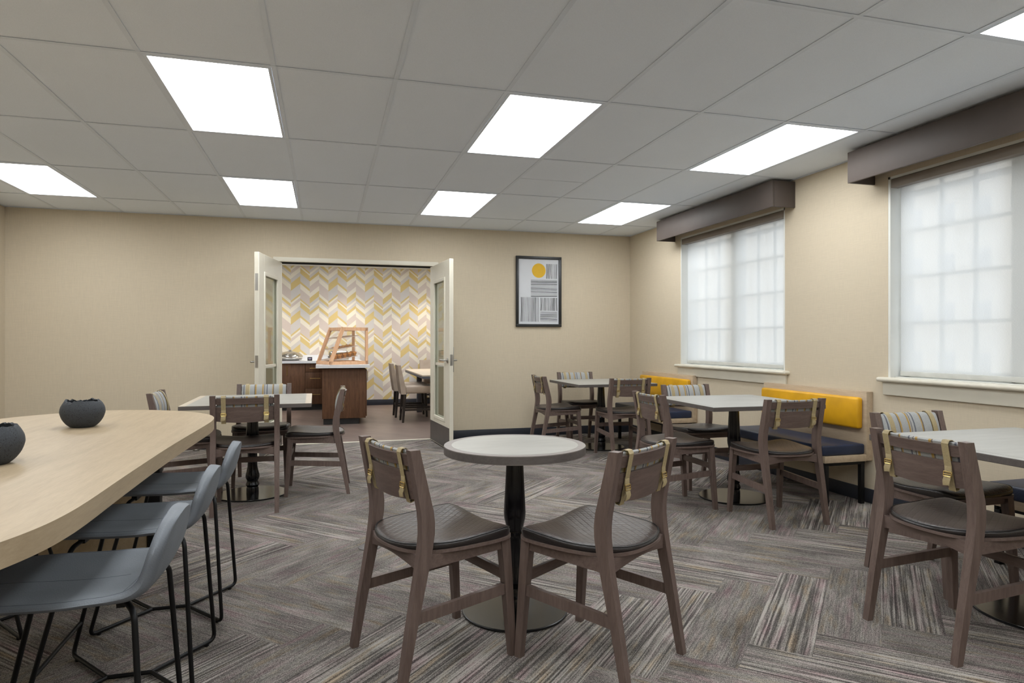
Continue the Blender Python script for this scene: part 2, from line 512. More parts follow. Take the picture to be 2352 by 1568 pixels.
def add_prism(bm, outline, z0, z1, mat=0, side_mat=None, bevel=0.0):
    a = [bm.verts.new((p[0], p[1], z0)) for p in outline]
    b = [bm.verts.new((p[0], p[1], z1)) for p in outline]
    f = bm.faces.new(list(reversed(a))); f.material_index = mat
    g = bm.faces.new(b); g.material_index = mat
    n = len(outline)
    for i in range(n):
        s = bm.faces.new((a[i], a[(i + 1) % n], b[(i + 1) % n], b[i]))
        s.material_index = mat if side_mat is None else side_mat
        s.smooth = n > 12
    if bevel:
        es = [e for e in g.edges] + [e for e in f.edges]
        bmesh.ops.bevel(bm, geom=es, offset=bevel, segments=2, profile=0.5, affect='EDGES')

def BM(): return bmesh.new()

def obj(name, bm, mats, parent=None, sharp=40):
    me = bpy.data.meshes.new(name)
    bmesh.ops.recalc_face_normals(bm, faces=bm.faces)
    bm.to_mesh(me); bm.free()
    if not isinstance(mats, (list, tuple)): mats = [mats]
    for m_ in mats: me.materials.append(m_)
    try:
        me.set_sharp_from_angle(angle=math.radians(sharp))
    except Exception:
        pass
    o = bpy.data.objects.new(name, me)
    C.objects.link(o)
    if parent is not None: o.parent = parent
    return o

def smooth_all(o):
    for p in o.data.polygons: p.use_smooth = True
    try: o.data.set_sharp_from_angle(angle=math.radians(35))
    except Exception: pass
    return o

def thing(name, label, cat, loc=(0, 0, 0), rotz=0.0, group=None):
    o = bpy.data.objects.new(name, None)
    C.objects.link(o)
    o.location = loc; o.rotation_euler = (0, 0, rotz)
    o.empty_display_size = 0.1
    o['label'] = label; o['category'] = cat
    if group: o['group'] = group
    return o

def tag(o, label, cat, group=None):
    o['label'] = label; o['category'] = cat
    if group: o['group'] = group
    return o

def struct(name, bm, m, parent=None):
    o = obj(name, bm, m, parent)
    if parent is None: o['kind'] = 'structure'
    return o

def dup(root, loc, rotz, label, group=None):
    r = root.copy(); C.objects.link(r)
    r.location = loc; r.rotation_euler = (0, 0, rotz); r['label'] = label
    if group: r['group'] = group
    for ch in list(root.children):
        c = ch.copy(); C.objects.link(c); c.parent = r
        for g in list(ch.children):
            d = g.copy(); C.objects.link(d); d.parent = c
    return r

# ================================================================== SETTING
bm = BM(); add_box(bm, (XL, YF, -0.06), (XR, YB + 0.06, 0)); struct('floor', bm, M['carpet'])
bm = BM(); add_box(bm, (-2.6, YB + 0.06, -0.06), (3.4, 12.5, 0)); struct('floor_buffet', bm, M['lvt'])
bm = BM(); add_box(bm, (-0.52, YB + 0.045, 0.0), (1.26, YB + 0.085, 0.006), 0.002); struct('trim_1', bm, M['cream'])

# back wall with the doorway
DX0, DX1, DZ = -0.522, 1.262, 2.10
bm = BM()
add_box(bm, (XL - 0.1, YB, 0), (DX0 - 0.05, YB + 0.12, ZC + 0.1))
add_box(bm, (DX1 + 0.05, YB, 0), (XR + 0.02, YB + 0.12, ZC + 0.1))
add_box(bm, (DX0 - 0.05, YB, DZ + 0.05), (DX1 + 0.05, YB + 0.12, ZC + 0.1))
struct('wall_back', bm, M['wall'])
# door frame (cream steel) of the opening
bm = BM()
add_box(bm, (DX0 - 0.05, YB - 0.012, 0), (DX0, YB + 0.13, DZ), 0.003)
add_box(bm, (DX1, YB - 0.012, 0), (DX1 + 0.05, YB + 0.13, DZ), 0.003)
add_box(bm, (DX0 - 0.05, YB - 0.012, DZ), (DX1 + 0.05, YB + 0.13, DZ + 0.05), 0.003)
struct('trim_2', bm, M['cream'])
bm = BM(); add_box(bm, (DX0 + .001, YB + 0.05, DZ - 0.016), (DX1 - .001, YB + 0.11, DZ - .001), 0.001); struct('trim_4', bm, M['black_steel'])

# right wall with window openings
WZ0, WZ1 = 0.935, 2.36
WINS = [(4.858, 6.610), (2.014, 3.766), (-0.83, 0.922)]
bm = BM()
edges = [YF] + [v for w in sorted(WINS) for v in w] + [YB + 0.12]
for i in range(0, len(edges), 2):
    add_box(bm, (XR, edges[i], 0), (XR + 0.22, edges[i + 1], ZC + 0.1))
for a, b in WINS:
    add_box(bm, (XR, a, 0), (XR + 0.22, b, WZ0 - 0.03))
    add_box(bm, (XR, a, WZ1), (XR + 0.22, b, ZC + 0.1))
struct('wall_right', bm, M['wall'])
bm = BM(); add_box(bm, (XL - 0.1, YF, 0), (XL, YB, ZC + 0.1)); struct('wall_left', bm, M['wall'])
bm = BM(); add_box(bm, (XL - 0.1, YF - 0.1, 0), (XR + 0.2, YF, ZC + 0.1)); struct('wall_front', bm, M['wall'])

# baseboards
bm = BM()
add_box(bm, (XL + 0.008, YB - 0.009, 0), (DX0 - 0.05, YB, 0.105), 0.003)
add_box(bm, (DX1 + 0.05, YB - 0.009, 0), (XR, YB, 0.105), 0.003)
struct('baseboard_back', bm, M['navy_base'])
bm = BM(); add_box(bm, (XR - 0.009, YF, 0), (XR, YB - 0.01, 0.105), 0.003); struct('baseboard_right', bm, M['navy_base'])
bm = BM(); add_box(bm, (XL, YF, 0), (XL + 0.008, YB - 0.01, 0.105), 0.003); struct('baseboard_left', bm, M['navy_base'])

# ceiling: tiles above a T-bar grid
light_cells = []
for j in (2, 0, -2, -4):
    for i in (-3, 0, 3, 6):
        light_cells.append((i, j))
def xcol(i): return GX + TX * i
def yrow(j): return GY + TY * j
bm = BM()
cells_x = [XL] + [xcol(i) for i in range(-3, 8)] + [XR]
cells_y = [YF] + [yrow(j) for j in range(-4, 4)] + [YB]
for a in range(len(cells_x) - 1):
    for b in range(len(cells_y) - 1):
        ci = a - 4; cj = b - 5
        if (ci, cj) in light_cells: continue
        add_box(bm, (cells_x[a] + 0.007, cells_y[b] + 0.007, ZC - 0.0005), (cells_x[a + 1] - 0.007, cells_y[b + 1] - 0.007, ZC + 0.02))
add_box(bm, (XL, YF, ZC + 0.10), (XR, YB, ZC + 0.12))
ceil = struct('ceiling', bm, M['tile'])
bm = BM()
tb = 0.012
for i in range(-3, 8): add_box(bm, (xcol(i) - tb, YF, ZC - 0.004), (xcol(i) + tb, YB, ZC - 0.002))
for i in range(-3, 8): add_box(bm, (xcol(i) - 0.004, YF, ZC - 0.003), (xcol(i) + 0.004, YB, ZC + 0.03))
for j in range(-4, 4): add_box(bm, (XL, yrow(j) - tb, ZC - 0.0045), (XR, yrow(j) + tb, ZC - 0.0025))
for j in range(-4, 4): add_box(bm, (XL, yrow(j) - 0.004, ZC - 0.003), (XR, yrow(j) + 0.004, ZC + 0.03))
# one short cross bar splitting a tile
add_box(bm, (xcol(4), yrow(1.5) - 0.006, ZC - 0.003), (xcol(5), yrow(1.5) + 0.006, ZC - 0.0015))
# wall angle
add_box(bm, (XL, YB - 0.02, ZC - 0.006), (XR, YB - 0.001, ZC - 0.003))
add_box(bm, (XR - 0.02, YF, ZC - 0.006), (XR - 0.001, YB, ZC - 0.003))
add_box(bm, (XL + 0.001, YF, ZC - 0.006), (XL + 0.02, YB, ZC - 0.003))
struct('ceiling_grid', bm, M['tbar'], ceil)

# buffet room shell
bm = BM(); add_box(bm, (-2.6, 12.5, 0), (3.4, 12.6, 2.9)); struct('wall_buffet_back', bm, M['wallpaper'])
bm = BM(); add_box(bm, (-2.7, YB + 0.12, 0), (-2.6, 12.6, 2.9)); struct('wall_buffet_left', bm, M['cream'])
bm = BM(); add_box(bm, (3.4, YB + 0.12, 0), (3.5, 12.6, 2.9)); struct('wall_buffet_right', bm, M['wall'])
bm = BM(); add_box(bm, (-2.6, YB + 0.12, 2.60), (3.4, 12.5, 2.70)); struct('ceiling_buffet', bm, M['tile'])
bm = BM(); add_box(bm, (0.57, 12.488, 0), (3.4, 12.5, 0.105), 0.003); struct('baseboard_buffet', bm, M['navy_base'])
bm = BM(); add_box(bm, (-2.6, 12.45, 2.565), (3.4, 12.5, 2.60)); struct('trim_3', bm, M['white_paint'])

# troffers
def make_troffer():
    t_ = thing('ceiling_light', '', 'ceiling light', (0, 0, 0), 0, 'flat ceiling light panels')
    hx, hy = TX / 2 - 0.013, TY / 2 - 0.013
    b = BM()
    fw = 0.016
    add_box(b, (-hx, -hy, -0.005), (hx, -hy + fw, 0.02)); add_box(b, (-hx, hy - fw, -0.005), (hx, hy, 0.02))
    add_box(b, (-hx, -hy + fw, -0.005), (-hx + fw, hy - fw, 0.02)); add_box(b, (hx - fw, -hy + fw, -0.005), (hx, hy - fw, 0.02))
    obj('frame', b, M['tbar'], t_)
    b = BM(); add_box(b, (-hx + fw, -hy + fw, 0.002), (hx - fw, hy - fw, 0.012))
    obj('diffuser', b, M['diffuser'], t_)
    return t_
lab = {(0, 0): 'large lit ceiling panel, nearest one left of the middle, above the oak table',
       (3, 0): 'lit ceiling panel above the round table, in the middle of the nearer row',
       (6, 0): 'lit ceiling panel of the nearer row, beside the wall with windows',
       (0, 2): 'small far lit ceiling panel just in front of the open double doors, left side',
       (3, 2): 'far lit ceiling panel above the right door leaf, middle of the far row',
       (6, 2): 'far lit ceiling panel beside the bronze valance, above the corner table',
       (-3, 2): 'lit ceiling panel at the left edge, near the left end of the far wall',
       (6, -2): 'lit ceiling panel cut off by the top right corner of the view'}
tro = None
for (i, j) in light_cells:
    cx_, cy_ = xcol(i) + TX / 2, yrow(j) + TY / 2
    l_ = lab.get((i, j), 'lit ceiling panel outside the view, above or behind the camera')
    if tro is None:
        tro = make_troffer(); tro.location = (cx_, cy_, ZC); tro['label'] = l_
    else:
        dup(tro, (cx_, cy_, ZC), 0, l_)

# windows
def window(idx, y0, y1):
    xi = XR
    b = BM()
    # jamb liner of the reveal
    add_box(b, (xi + 0.001, y0 - 0.002, WZ0), (xi + 0.215, y0 + 0.018, WZ1))
    add_box(b, (xi + 0.001, y1 - 0.018, WZ0), (xi + 0.215, y1 + 0.002, WZ1))
    add_box(b, (xi + 0.001, y0, WZ1 - 0.018), (xi + 0.215, y1, WZ1 + 0.002))
    add_box(b, (xi + 0.04, y0, WZ0 - 0.03), (xi + 0.215, y1, WZ0 + 0.005))
    w = struct('window_%d' % idx, b, M['white_paint'])
    w['label'] = ''
    del w['label']
    # sashes with muntins
    b = BM()
    xs0, xs1 = xi + 0.12, xi + 0.155
    ym = (y0 + y1) / 2
    for (a, c) in ((y0 + 0.018, ym - 0.04), (ym + 0.04, y1 - 0.018)):
        add_box(b, (xs0, a, WZ0), (xs1, a + 0.05, WZ1 - 0.018)); add_box(b, (xs0, c - 0.05, WZ0), (xs1, c, WZ1 - 0.018))
        add_box(b, (xs0, a, WZ0), (xs1, c, WZ0 + 0.06)); add_box(b, (xs0, a, WZ1 - 0.068), (xs1, c, WZ1 - 0.018))
        zz0, zz1 = WZ0 + 0.06, WZ1 - 0.068
        for k in range(1, 4):
            z = zz0 + (zz1 - zz0) * k / 4
            add_box(b, (xs0 + 0.008, a, z - 0.011), (xs1 - 0.008, c, z + 0.011))
        for k in range(1, 3):
            yy = a + 0.05 + (c - a - 0.1) * k / 3
            add_box(b, (xs0 + 0.008, yy - 0.011, zz0), (xs1 - 0.008, yy + 0.011, zz1))
    add_box(b, (xi + 0.09, ym - 0.045, WZ0), (xi + 0.20, ym + 0.045, WZ1 - 0.018))
    obj('sash', b, M['white_paint'], w)
    b = BM(); add_box(b, (xi + 0.136, y0 + 0.018, WZ0 + 0.02), (xi + 0.139, y1 - 0.018, WZ1 - 0.03))
    obj('pane', b, M['glass'], w)
    # sill with bullnose and apron
    b = BM()
    add_box(b, (xi - 0.055, y0 - 0.06, WZ0 - 0.032), (xi + 0.05, y1 + 0.06, WZ0), 0.014, 3)
    add_box(b, (xi - 0.02, y0 - 0.03, WZ0 - 0.125), (xi - 0.001, y1 + 0.03, WZ0 - 0.030), 0.004)
    obj('sill', b, M['cream'], w)
    return w
for i, (a, b_) in enumerate(WINS): window(i + 1, a, b_)

shade_lab = ['translucent white roller shade over the far window, nearer the room corner',
             'translucent white roller shade over the near window at the right edge',
             'translucent white roller shade over the window beyond the view']
val_lab = ['bronze box valance above the far window near the corner',
           'bronze box valance above the near window, cut by the right edge',
           'bronze box valance above the window beyond the view']
for i, (y0, y1) in enumerate(WINS):
    t_ = thing('roller_shade', shade_lab[i], 'window shade', (XR + 0.062, (y0 + y1) / 2, WZ0), 0, 'roller shades in the windows')
    hw = (y1 - y0) / 2 - 0.05
    b = BM(); add_box(b, (-0.0006, -hw, 0.045), (0.0006, hw, 1.36)); obj('shade_fabric', b, M['shade'], t_)
    b = BM(); add_box(b, (-0.008, -hw, 0.012), (0.006, hw, 0.046), 0.004); obj('hem_bar', b, plain('shade_hem', srgb(196, 196, 190), 0.5), t_)
    b = BM(); add_box(b, (-0.0615, -hw - .028, 1.345), (0.0, hw + .028, 1.404), 0.003); obj('cassette', b, M['cassette'], t_)
    t_ = thing('window_valance', val_lab[i], 'valance', (XR, (y0 + y1) / 2, 2.333), 0, 'box valances over the windows')
    hw = (y1 - y0) / 2 + 0.132
    b = BM()
    add_box(b, (-0.230, -hw, 0), (-0.212, hw, 0.222), 0.002)
    obj('front_board', b, M['valance'], t_)
    for s_ in (-1, 1):
        b = BM(); add_box(b, (-0.211, min(s_ * hw, s_ * (hw - 0.018)), 0), (-0.002, max(s_ * hw, s_ * (hw - 0.018)), 0.222), 0.002)
        obj('end_board', b, M['valance'], t_)
    b = BM(); add_box(b, (-0.211, -hw + 0.02, 0.204), (-0.002, hw - 0.02, 0.220)); obj('top_board', b, M['oak_bench'], t_)

# neighbouring building seen through the shades
def neighbour():
    t_ = thing('apartment_building', 'pale rendered building with square windows, seen faintly through the shades', 'building', (36, 36, -8))
    b = BM()
    add_box(b, (0, -22, 0), (8, 26, 19.0)); add_box(b, (-0.3, -22.3, 18.7), (8.3, 26.3, 19.3))
    obj('facade', b, M['concrete_pale'], t_)
    first = None
    for i in range(9):
        for k in range(5):
            loc = (-0.03, -14.5 + i * 2.2, 16.2 - 2.97 * k)
            if first is None:
                b = BM(); add_box(b, (0, 0, 0), (0.05, 1.1, 1.25), 0.01)
                first = obj('facade_window', b, M['pane_dark'], t_); q = first
            else:
                q = first.copy(); C.objects.link(q); q.parent = t_
            q.location = loc
    bm = BM(); add_box(bm, (5, -60, -8.2), (90, 90, -8.0)); struct('ground_outside', bm, M['asphalt'])
neighbour()

# ================================================================== DOOR LEAVES (double doors, opened into the room)
def door_leaf(idx, hinge, free, side):
    """local x runs from hinge to free edge, local -y*side is the face towards the opening"""
    dx, dy = free[0] - hinge[0], free[1] - hinge[1]
    L = math.hypot(dx, dy)
    ang = math.atan2(dy, dx)
    T = 0.044
    s = side   # +1: thickness towards +y local, -1 towards -y local
    def Y(a, b): return (min(a * s, b * s), max(a * s, b * s))
    b = BM()
    lo, hi = 0.012, 2.085
    gx0, gx1, gz0, gz1 = 0.19, L - 0.205, 0.315, 1.885
    def bx_(x0, x1, z0, z1, a=0.0, c=T, bev=0.002):
        y0, y1 = Y(a, c)
        add_box(b, (x0, y0, z0), (x1, y1, z1), bev, 1)
    bx_(0, gx0, lo, hi); bx_(gx1, L, lo, hi); bx_(gx0, gx1, lo, gz0); bx_(gx0, gx1, gz1, hi)
    o = struct('door_%d' % idx, b, M['cream'])
    o.location = (hinge[0], hinge[1], 0); o.rotation_euler = (0, 0, ang)
    b = BM()
    for (a, c) in ((-0.008, 0.012), (T - 0.012, T + 0.008)):
        bx_(gx0 - 0.02, gx0 + 0.018, gz0 - 0.02, gz1 + 0.02, a, c, 0.004)
        bx_(gx1 - 0.018, gx1 + 0.02, gz0 - 0.02, gz1 + 0.02, a, c, 0.004)
        bx_(gx0 + 0.018, gx1 - 0.018, gz0 - 0.02, gz0 + 0.018, a, c, 0.004)
        bx_(gx0 + 0.018, gx1 - 0.018, gz1 - 0.018, gz1 + 0.02, a, c, 0.004)
    bx_(gx0 + 0.018, gx1 - 0.018, 0.915, 0.945, 0.012, T - 0.012, 0.002)
    obj('glazing_bead', b, M['cream'], o)
    b = BM(); bx_(gx0, gx1, gz0, gz1, T / 2 - 0.003, T / 2 + 0.003, 0); obj('pane', b, M['door_glass'], o)
    b = BM(); bx_(0.01, L - 0.01, 0.02, 0.25, -0.0025, 0.0, 0); obj('kick_plate', b, M['grey_plate'], o)
    # lever handles both faces
    for f, d in ((0, -1), (T, 1)):
        if idx == 1 and f == 0: continue
        h = BM()
        yy = f * s; dd = d * s
        rot = Matrix.Rotation(PI / 2, 4, 'X')
        tmp = BM(); add_lathe(tmp, [(0.030, 0), (0.030, 0.008), (0.024, 0.012)], 20)
        for v in tmp.verts: v.co = Vector((v.co.x + L - 0.07, yy + dd * v.co.z, v.co.y + 0.985))
        me_ = bpy.data.meshes.new('tmp'); tmp.to_mesh(me_); tmp.free(); h.from_mesh(me_); bpy.data.meshes.remove(me_)
        add_tube(h, fillet([(L - 0.07, yy + dd * 0.008, 0.985), (L - 0.07, yy + dd * 0.058, 0.985), (L - 0.19, yy + dd * 0.058, 0.985)], 0.02), 0.009, 10)
        obj('lever_handle', h, M['chrome'], o)
    b = BM(); y0, y1 = Y(0.008, T - 0.008)
    add_box(b, (L, y0, 0.93), (L + 0.002, y1, 1.05)); obj('latch_plate', b, M['chrome'], o)
    if idx == 2:
        b = BM(); ya, yb_ = Y(T, T + 0.004); add_box(b, (L - 0.03, ya, 0.86), (L + 0.006, yb_, 1.13), 0.001, 1); obj('latch_guard', b, M['chrome'], o)
    if idx == 1:
        b = BM(); add_box(b, (L, y0, 1.70), (L + 0.002, y1, 1.87)); obj('flush_bolt', b, M['chrome'], o)
    return o
door_leaf(1, (-0.476, 7.885), (-0.640, 6.98), -1)
door_leaf(2, (1.216, 7.885), (1.285, 6.985), 1)

# ================================================================== CHAIRS
def post_ring(y, z, d, x, w):
    return [(x - w / 2, y - d / 2, z), (x + w / 2, y - d / 2, z), (x + w / 2, y + d / 2, z), (x - w / 2, y + d / 2, z)]
def interp(tab, z):
    for a, b in zip(tab, tab[1:]):
        if a[0] <= z <= b[0]:
            f = (z - a[0]) / (b[0] - a[0])
            f = f * f * (3 - 2 * f) * 0.35 + f * 0.65
            return [p + (q - p) * f for p, q in zip(a[1:], b[1:])]
    return list(tab[-1][1:]) if z > tab[-1][0] else list(tab[0][1:])
REAR = [(0.0, -.228, .027), (.20, -.192, .034), (.40, -.152, .042), (.47, -.139, .046), (.53, -.132, .049), (.58, -.133, .050), (.64, -.146, .047), (.72, -.163, .042), (.816, -.184, .036)]
FRONT = [(0.0, .236, .028), (.25, .218, .034), (.445, .203, .040)]
def bevel_edges(bm, off=0.004, ang=50):
    es = [e for e in bm.edges if len(e.link_faces) == 2 and e.calc_face_angle(0) > math.radians(ang)]
    bmesh.ops.bevel(bm, geom=es, offset=off, segments=2, profile=0.5, affect='EDGES')
def seat_outline(scale=1.0, n=64, inset=0.0):
    half = [(0.0, .246), (.12, .246), (.165, .244), (.198, .230), (.218, .200), (.227, .14), (.228, .06), (.223, -.02), (.208, -.085), (.180, -.135), (.135, -.172), (.075, -.192), (0, -.199)]
    # resample with catmull rom
    P = [Vector((x, y)) for x, y in half]
    out = []
    for i in range(len(P) - 1):
        p0 = P[i - 1] if i else Vector((-P[1].x, P[1].y)); p1 = P[i]; p2 = P[i + 1]
        p3 = P[i + 2] if i + 2 < len(P) else Vector((-P[-2].x, P[-2].y))
        for k in range(4):
            s = k / 4
            out.append(0.5 * ((2 * p1) + (p2 - p0) * s + (2 * p0 - 5 * p1 + 4 * p2 - p3) * s * s + (3 * p1 - p0 - 3 * p2 + p3) * s ** 3))
    out.append(P[-1])
    full = [(p.x, p.y) for p in out] + [(-p.x, p.y) for p in reversed(out[1:-1])]
    res = []
    for x, y in full:
        d = math.hypot(x, y - 0.02) or 1
        k = (d - inset) / d
        res.append((x * k * scale, 0.02 + (y - 0.02) * k * scale))
    return list(reversed(res))   # counter-clockwise
def seat_dish(x, y):
    return 0.017 * (x / 0.22) ** 2 - 0.006 - 0.008 * math.exp(-((y + 0.02) / 0.12) ** 2) + 0.006 * (y > 0.0) * min(1, (y / 0.2)) ** 2 - (0.012 * max(0, (y - 0.19) / 0.056) ** 2)

def make_chair(label, loc, rotz):
    t_ = thing('dining_chair', label, 'chair', loc, rotz)
    for s in (-1, 1):
        b = BM()
        zs = [0, .1, .2, .3, .4, .44, .48, .52, .56, .60, .64, .68, .72, .77, .818]
        st = []
        for z in zs:
            y, d = interp(REAR, z)
            w = 0.029 + 0.007 * min(1, z / 0.45)
            st.append(post_ring(y, z, d, s * (0.207 - 0.0 * z), w))
        add_sweep(b, st); bevel_edges(b, 0.005)
        obj('leg', b, M['chair_wood'], t_)
        b = BM()
        st = []
        for z in (0, .15, .30, .447):
            y, d = interp(FRONT, z)
            w = 0.026 + 0.012 * z / 0.447
            st.append(post_ring(y, z, d, s * (0.205 - 0.012 * z / .447), w))
        add_sweep(b, st); bevel_edges(b, 0.004)
        obj('leg', b, M['chair_wood'], t_)
        # side stretcher
        b = BM()
        y0 = interp(REAR, .235)[0] + .012; y1 = interp(FRONT, .262)[0] - .012
        add_sweep(b, [[(s * .206 - .009, y0, .215), (s * .206 + .009, y0, .215), (s * .206 + .009, y0, .255), (s * .206 - .009, y0, .255)],
                      [(s * .199 - .009, y1, .238), (s * .199 + .009, y1, .238), (s * .199 + .009, y1, .278), (s * .199 - .009, y1, .278)]])
        bevel_edges(b, 0.003)
        obj('stretcher', b, M['chair_wood'], t_)
    b = BM(); add_box(b, (-.185, .205, .285), (.185, .223, .325), 0.003); obj('stretcher', b, M['chair_wood_x'], t_)
    # apron frame
    b = BM()
    for s in (-1, 1):
        y0 = -.13; y1 = .188
        add_sweep(b, [[(s * .203 - .010, y0, .398), (s * .203 + .010, y0, .398), (s * .203 + .010, y0, .446), (s * .203 - .010, y0, .446)],
                      [(s * .196 - .010, y1, .410), (s * .196 + .010, y1, .410), (s * .196 + .010, y1, .446), (s * .196 - .010, y1, .446)]])
    add_box(b, (-.180, .190, .408), (.180, .208, .446), 0.002)
    # curved rear apron with arched underside
    st = []
    for k in range(13):
        x = -.192 + .384 * k / 12
        c = math.cos(x / .192 * PI / 2)
        y = -.150 - .010 * c
        zb = .392 + .022 * c
        st.append([(x, y - .009, zb), (x, y + .009, zb), (x, y + .009, .446), (x, y - .009, .446)])
    add_sweep(b, st)
    obj('seat_frame', b, M['chair_wood_x'], t_)
    # plywood seat board
    b = BM(); add_prism(b, seat_outline(inset=-0.004), .4465, .4575, bevel=0.003); obj('seat_board', b, M['chair_wood_x'], t_)
    # upholstered cushion
    b = BM()
    prof = [(0.004, .4575, 1), (0.0, .462, 1), (-0.001, .469, 1), (0.002, .475, 1), (0.008, .4795, 1), (0.018, .4825, 0), (0.04, .4855, 0), (0.08, .4875, 0), (0.13, .488, 0), (0.17, .488, 0)]
    rings = []
    for ins, z, e in prof:
        o_ = seat_outline(inset=ins)
        w_ = 0.4 if z < .465 else 1.0
        w_ = 0 if z < .459 else w_
        rings.append([b.verts.new((x, y, z + seat_dish(x, y) * w_)) for x, y in o_])
    n = len(rings[0])
    for i in range(len(rings) - 1):
        for j in range(n):
            f = b.faces.new((rings[i][j], rings[i][(j + 1) % n], rings[i + 1][(j + 1) % n], rings[i + 1][j]))
            f.smooth = True; f.material_index = 1 if i < 4 else 0
    cz = .488 + seat_dish(0, .02)
    cv = b.verts.new((0, .02, cz))
    for j in range(n):
        f = b.faces.new((rings[-1][j], rings[-1][(j + 1) % n], cv)); f.smooth = True
    f = b.faces.new(list(reversed(rings[0]))); f.material_index = 1
    cu = obj('seat_cushion', b, [M['seat_leather'], M['seat_edge']], t_)
    b = BM()
    add_tube(b, [(x, y, .4775 + seat_dish(x, y)) for x, y in seat_outline(inset=0.0025)], .0022, 6, True)
    obj('piping', b, M['piping'], cu)
    # back rails, bowed to the rear
    def bow(x, amp=.028): return -amp * (1 - (x / .19) ** 2)
    def py(z): return interp(REAR, z)[0]
    def rail(z0, z1, arch=0.0):
        b = BM(); st = []
        for k in range(17):
            x = -.190 + .380 * k / 16
            q = 1 - (x / .19) ** 2
            a, c = z0 - arch * q, z1
            ya, yc = py(z0) + bow(x), py(z1) + bow(x)
            st.append([(x, ya - .008, a), (x, ya + .008, a), (x, yc + .008, c), (x, yc - .008, c)])
        add_sweep(b, st); bevel_edges(b, 0.003, 60)
        return b
    obj('back_rail', rail(.757, .799), M['chair_wood_x'], t_)
    obj('back_rail', rail(.640, .737, .012), M['chair_wood_x'], t_)
    # striped back cushion in front of the rails
    b = BM()
    rings = []
    nx = 25
    def cush_sec(x, shrink):
        th = .034 * shrink; zlo, zhi = .640 + .006 * (1 - shrink), .812 - .006 * (1 - shrink)
        pts = []
        prof2 = [(.0, 0.5), (.006, 0.15), (.02, 0.0), (.05, 0.0), (.2, 0), (.5, 0), (.8, 0), (.95, 0.0), (.985, .2), (1.0, .5)]
        # front surface bottom->top, then rear surface top->bottom
        for v, _ in [(0, 0), (.03, 0), (.12, 0), (.3, 0), (.5, 0), (.7, 0), (.88, 0), (.97, 0), (1, 0)]:
            bulge = math.sin(PI * min(1, max(0, v))) ** 0.35 if 0 < v < 1 else 0
            z = zlo + (zhi - zlo) * v
            pts.append((x, py(min(z, .81)) + bow(x) + .010 + th * bulge, z))
        for v in (.97, .8, .5, .2, .03):
            z = zlo + (zhi - zlo) * v
            pts.append((x, py(min(z, .81)) + bow(x) + .0085 - (.004 if v == .97 else 0), z))
        return pts
    for k in range(nx):
        x = -.183 + .366 * k / (nx - 1)
        e = min(k, nx - 1 - k)
        sh = {0: .35, 1: .8}.get(e, 1.0)
        rings.append([b.verts.new(Vector(p)) for p in cush_sec(x, sh)])
    ring_faces(b, rings, False, 0, True, True)
    bc = obj('back_cushion', b, M['stripes'], t_)
    # straps with buckles
    for s in (-1, 1):
        xs = s * .138
        yb = bow(xs)
        loop = []
        for v in (0.0, .03, .12, .3, .5, .7, .88, .97):
            z = .640 + .172 * v
            bulge = math.sin(PI * v) ** 0.35 if 0 < v < 1 else 0
            loop.append((py(min(z, .81)) + yb + .0125 + .034 * bulge, z))
        loop += [(py(.81) + yb + .012, .8165), (py(.80) + yb - .004, .8155), (py(.80) + yb - .011, .803), (py(.76) + yb - .0115, .76), (py(.70) + yb - .0115, .70), (py(.64) + yb - .0115, .640), (py(.63) + yb - .008, .624), (py(.63) + yb + .006, .628)]
        b = BM(); st = []
        cy = sum(p[0] for p in loop) / len(loop); cz_ = sum(p[1] for p in loop) / len(loop)
        hw = .015
        for (y, z) in loop + [loop[0]]:
            dy, dz = y - cy, z - cz_
            l = math.hypot(dy, dz)
            y2, z2 = y + dy / l * .0018, z + dz / l * .0018
            st.append([(xs - hw, y, z), (xs + hw, y, z), (xs + hw, y2, z2), (xs - hw, y2, z2)])
        add_sweep(b, st)
        # doubled layer with slider above the buckle, loose tail below
        yt = py(.70) + yb - .0135
        add_box(b, (xs - hw, yt - .003, .690), (xs + hw, yt, .722), .001)
        add_sweep(b, [[(xs - hw, yt - .001, .684), (xs + hw, yt - .001, .684), (xs + hw, yt - .003, .684), (xs - hw, yt - .003, .684)],
                      [(xs - hw - .002, yt - .008, .662), (xs + hw - .002, yt - .008, .660), (xs + hw - .002, yt - .010, .660), (xs - hw - .002, yt - .010, .662)],
                      [(xs - hw - .004, yt - .004, .642), (xs + hw - .006, yt - .004, .646), (xs + hw - .006, yt - .006, .646), (xs - hw - .004, yt - .006, .642)]])
        so = obj('strap', b, M['strap'], t_)
        b = BM()
        add_tube(b, fillet([(xs - .017, yt - .004, .696), (xs + .017, yt - .004, .696), (xs + .017, yt - .006, .678), (xs - .017, yt - .006, .678), (xs - .017, yt - .004, .696)], .004, 3), .0018, 6)
        add_tube(b, [(xs - .017, yt - .005, .687), (xs + .017, yt - .005, .687)], .0016, 6)
        obj('buckle', b, M['brass'], so)
    return t_

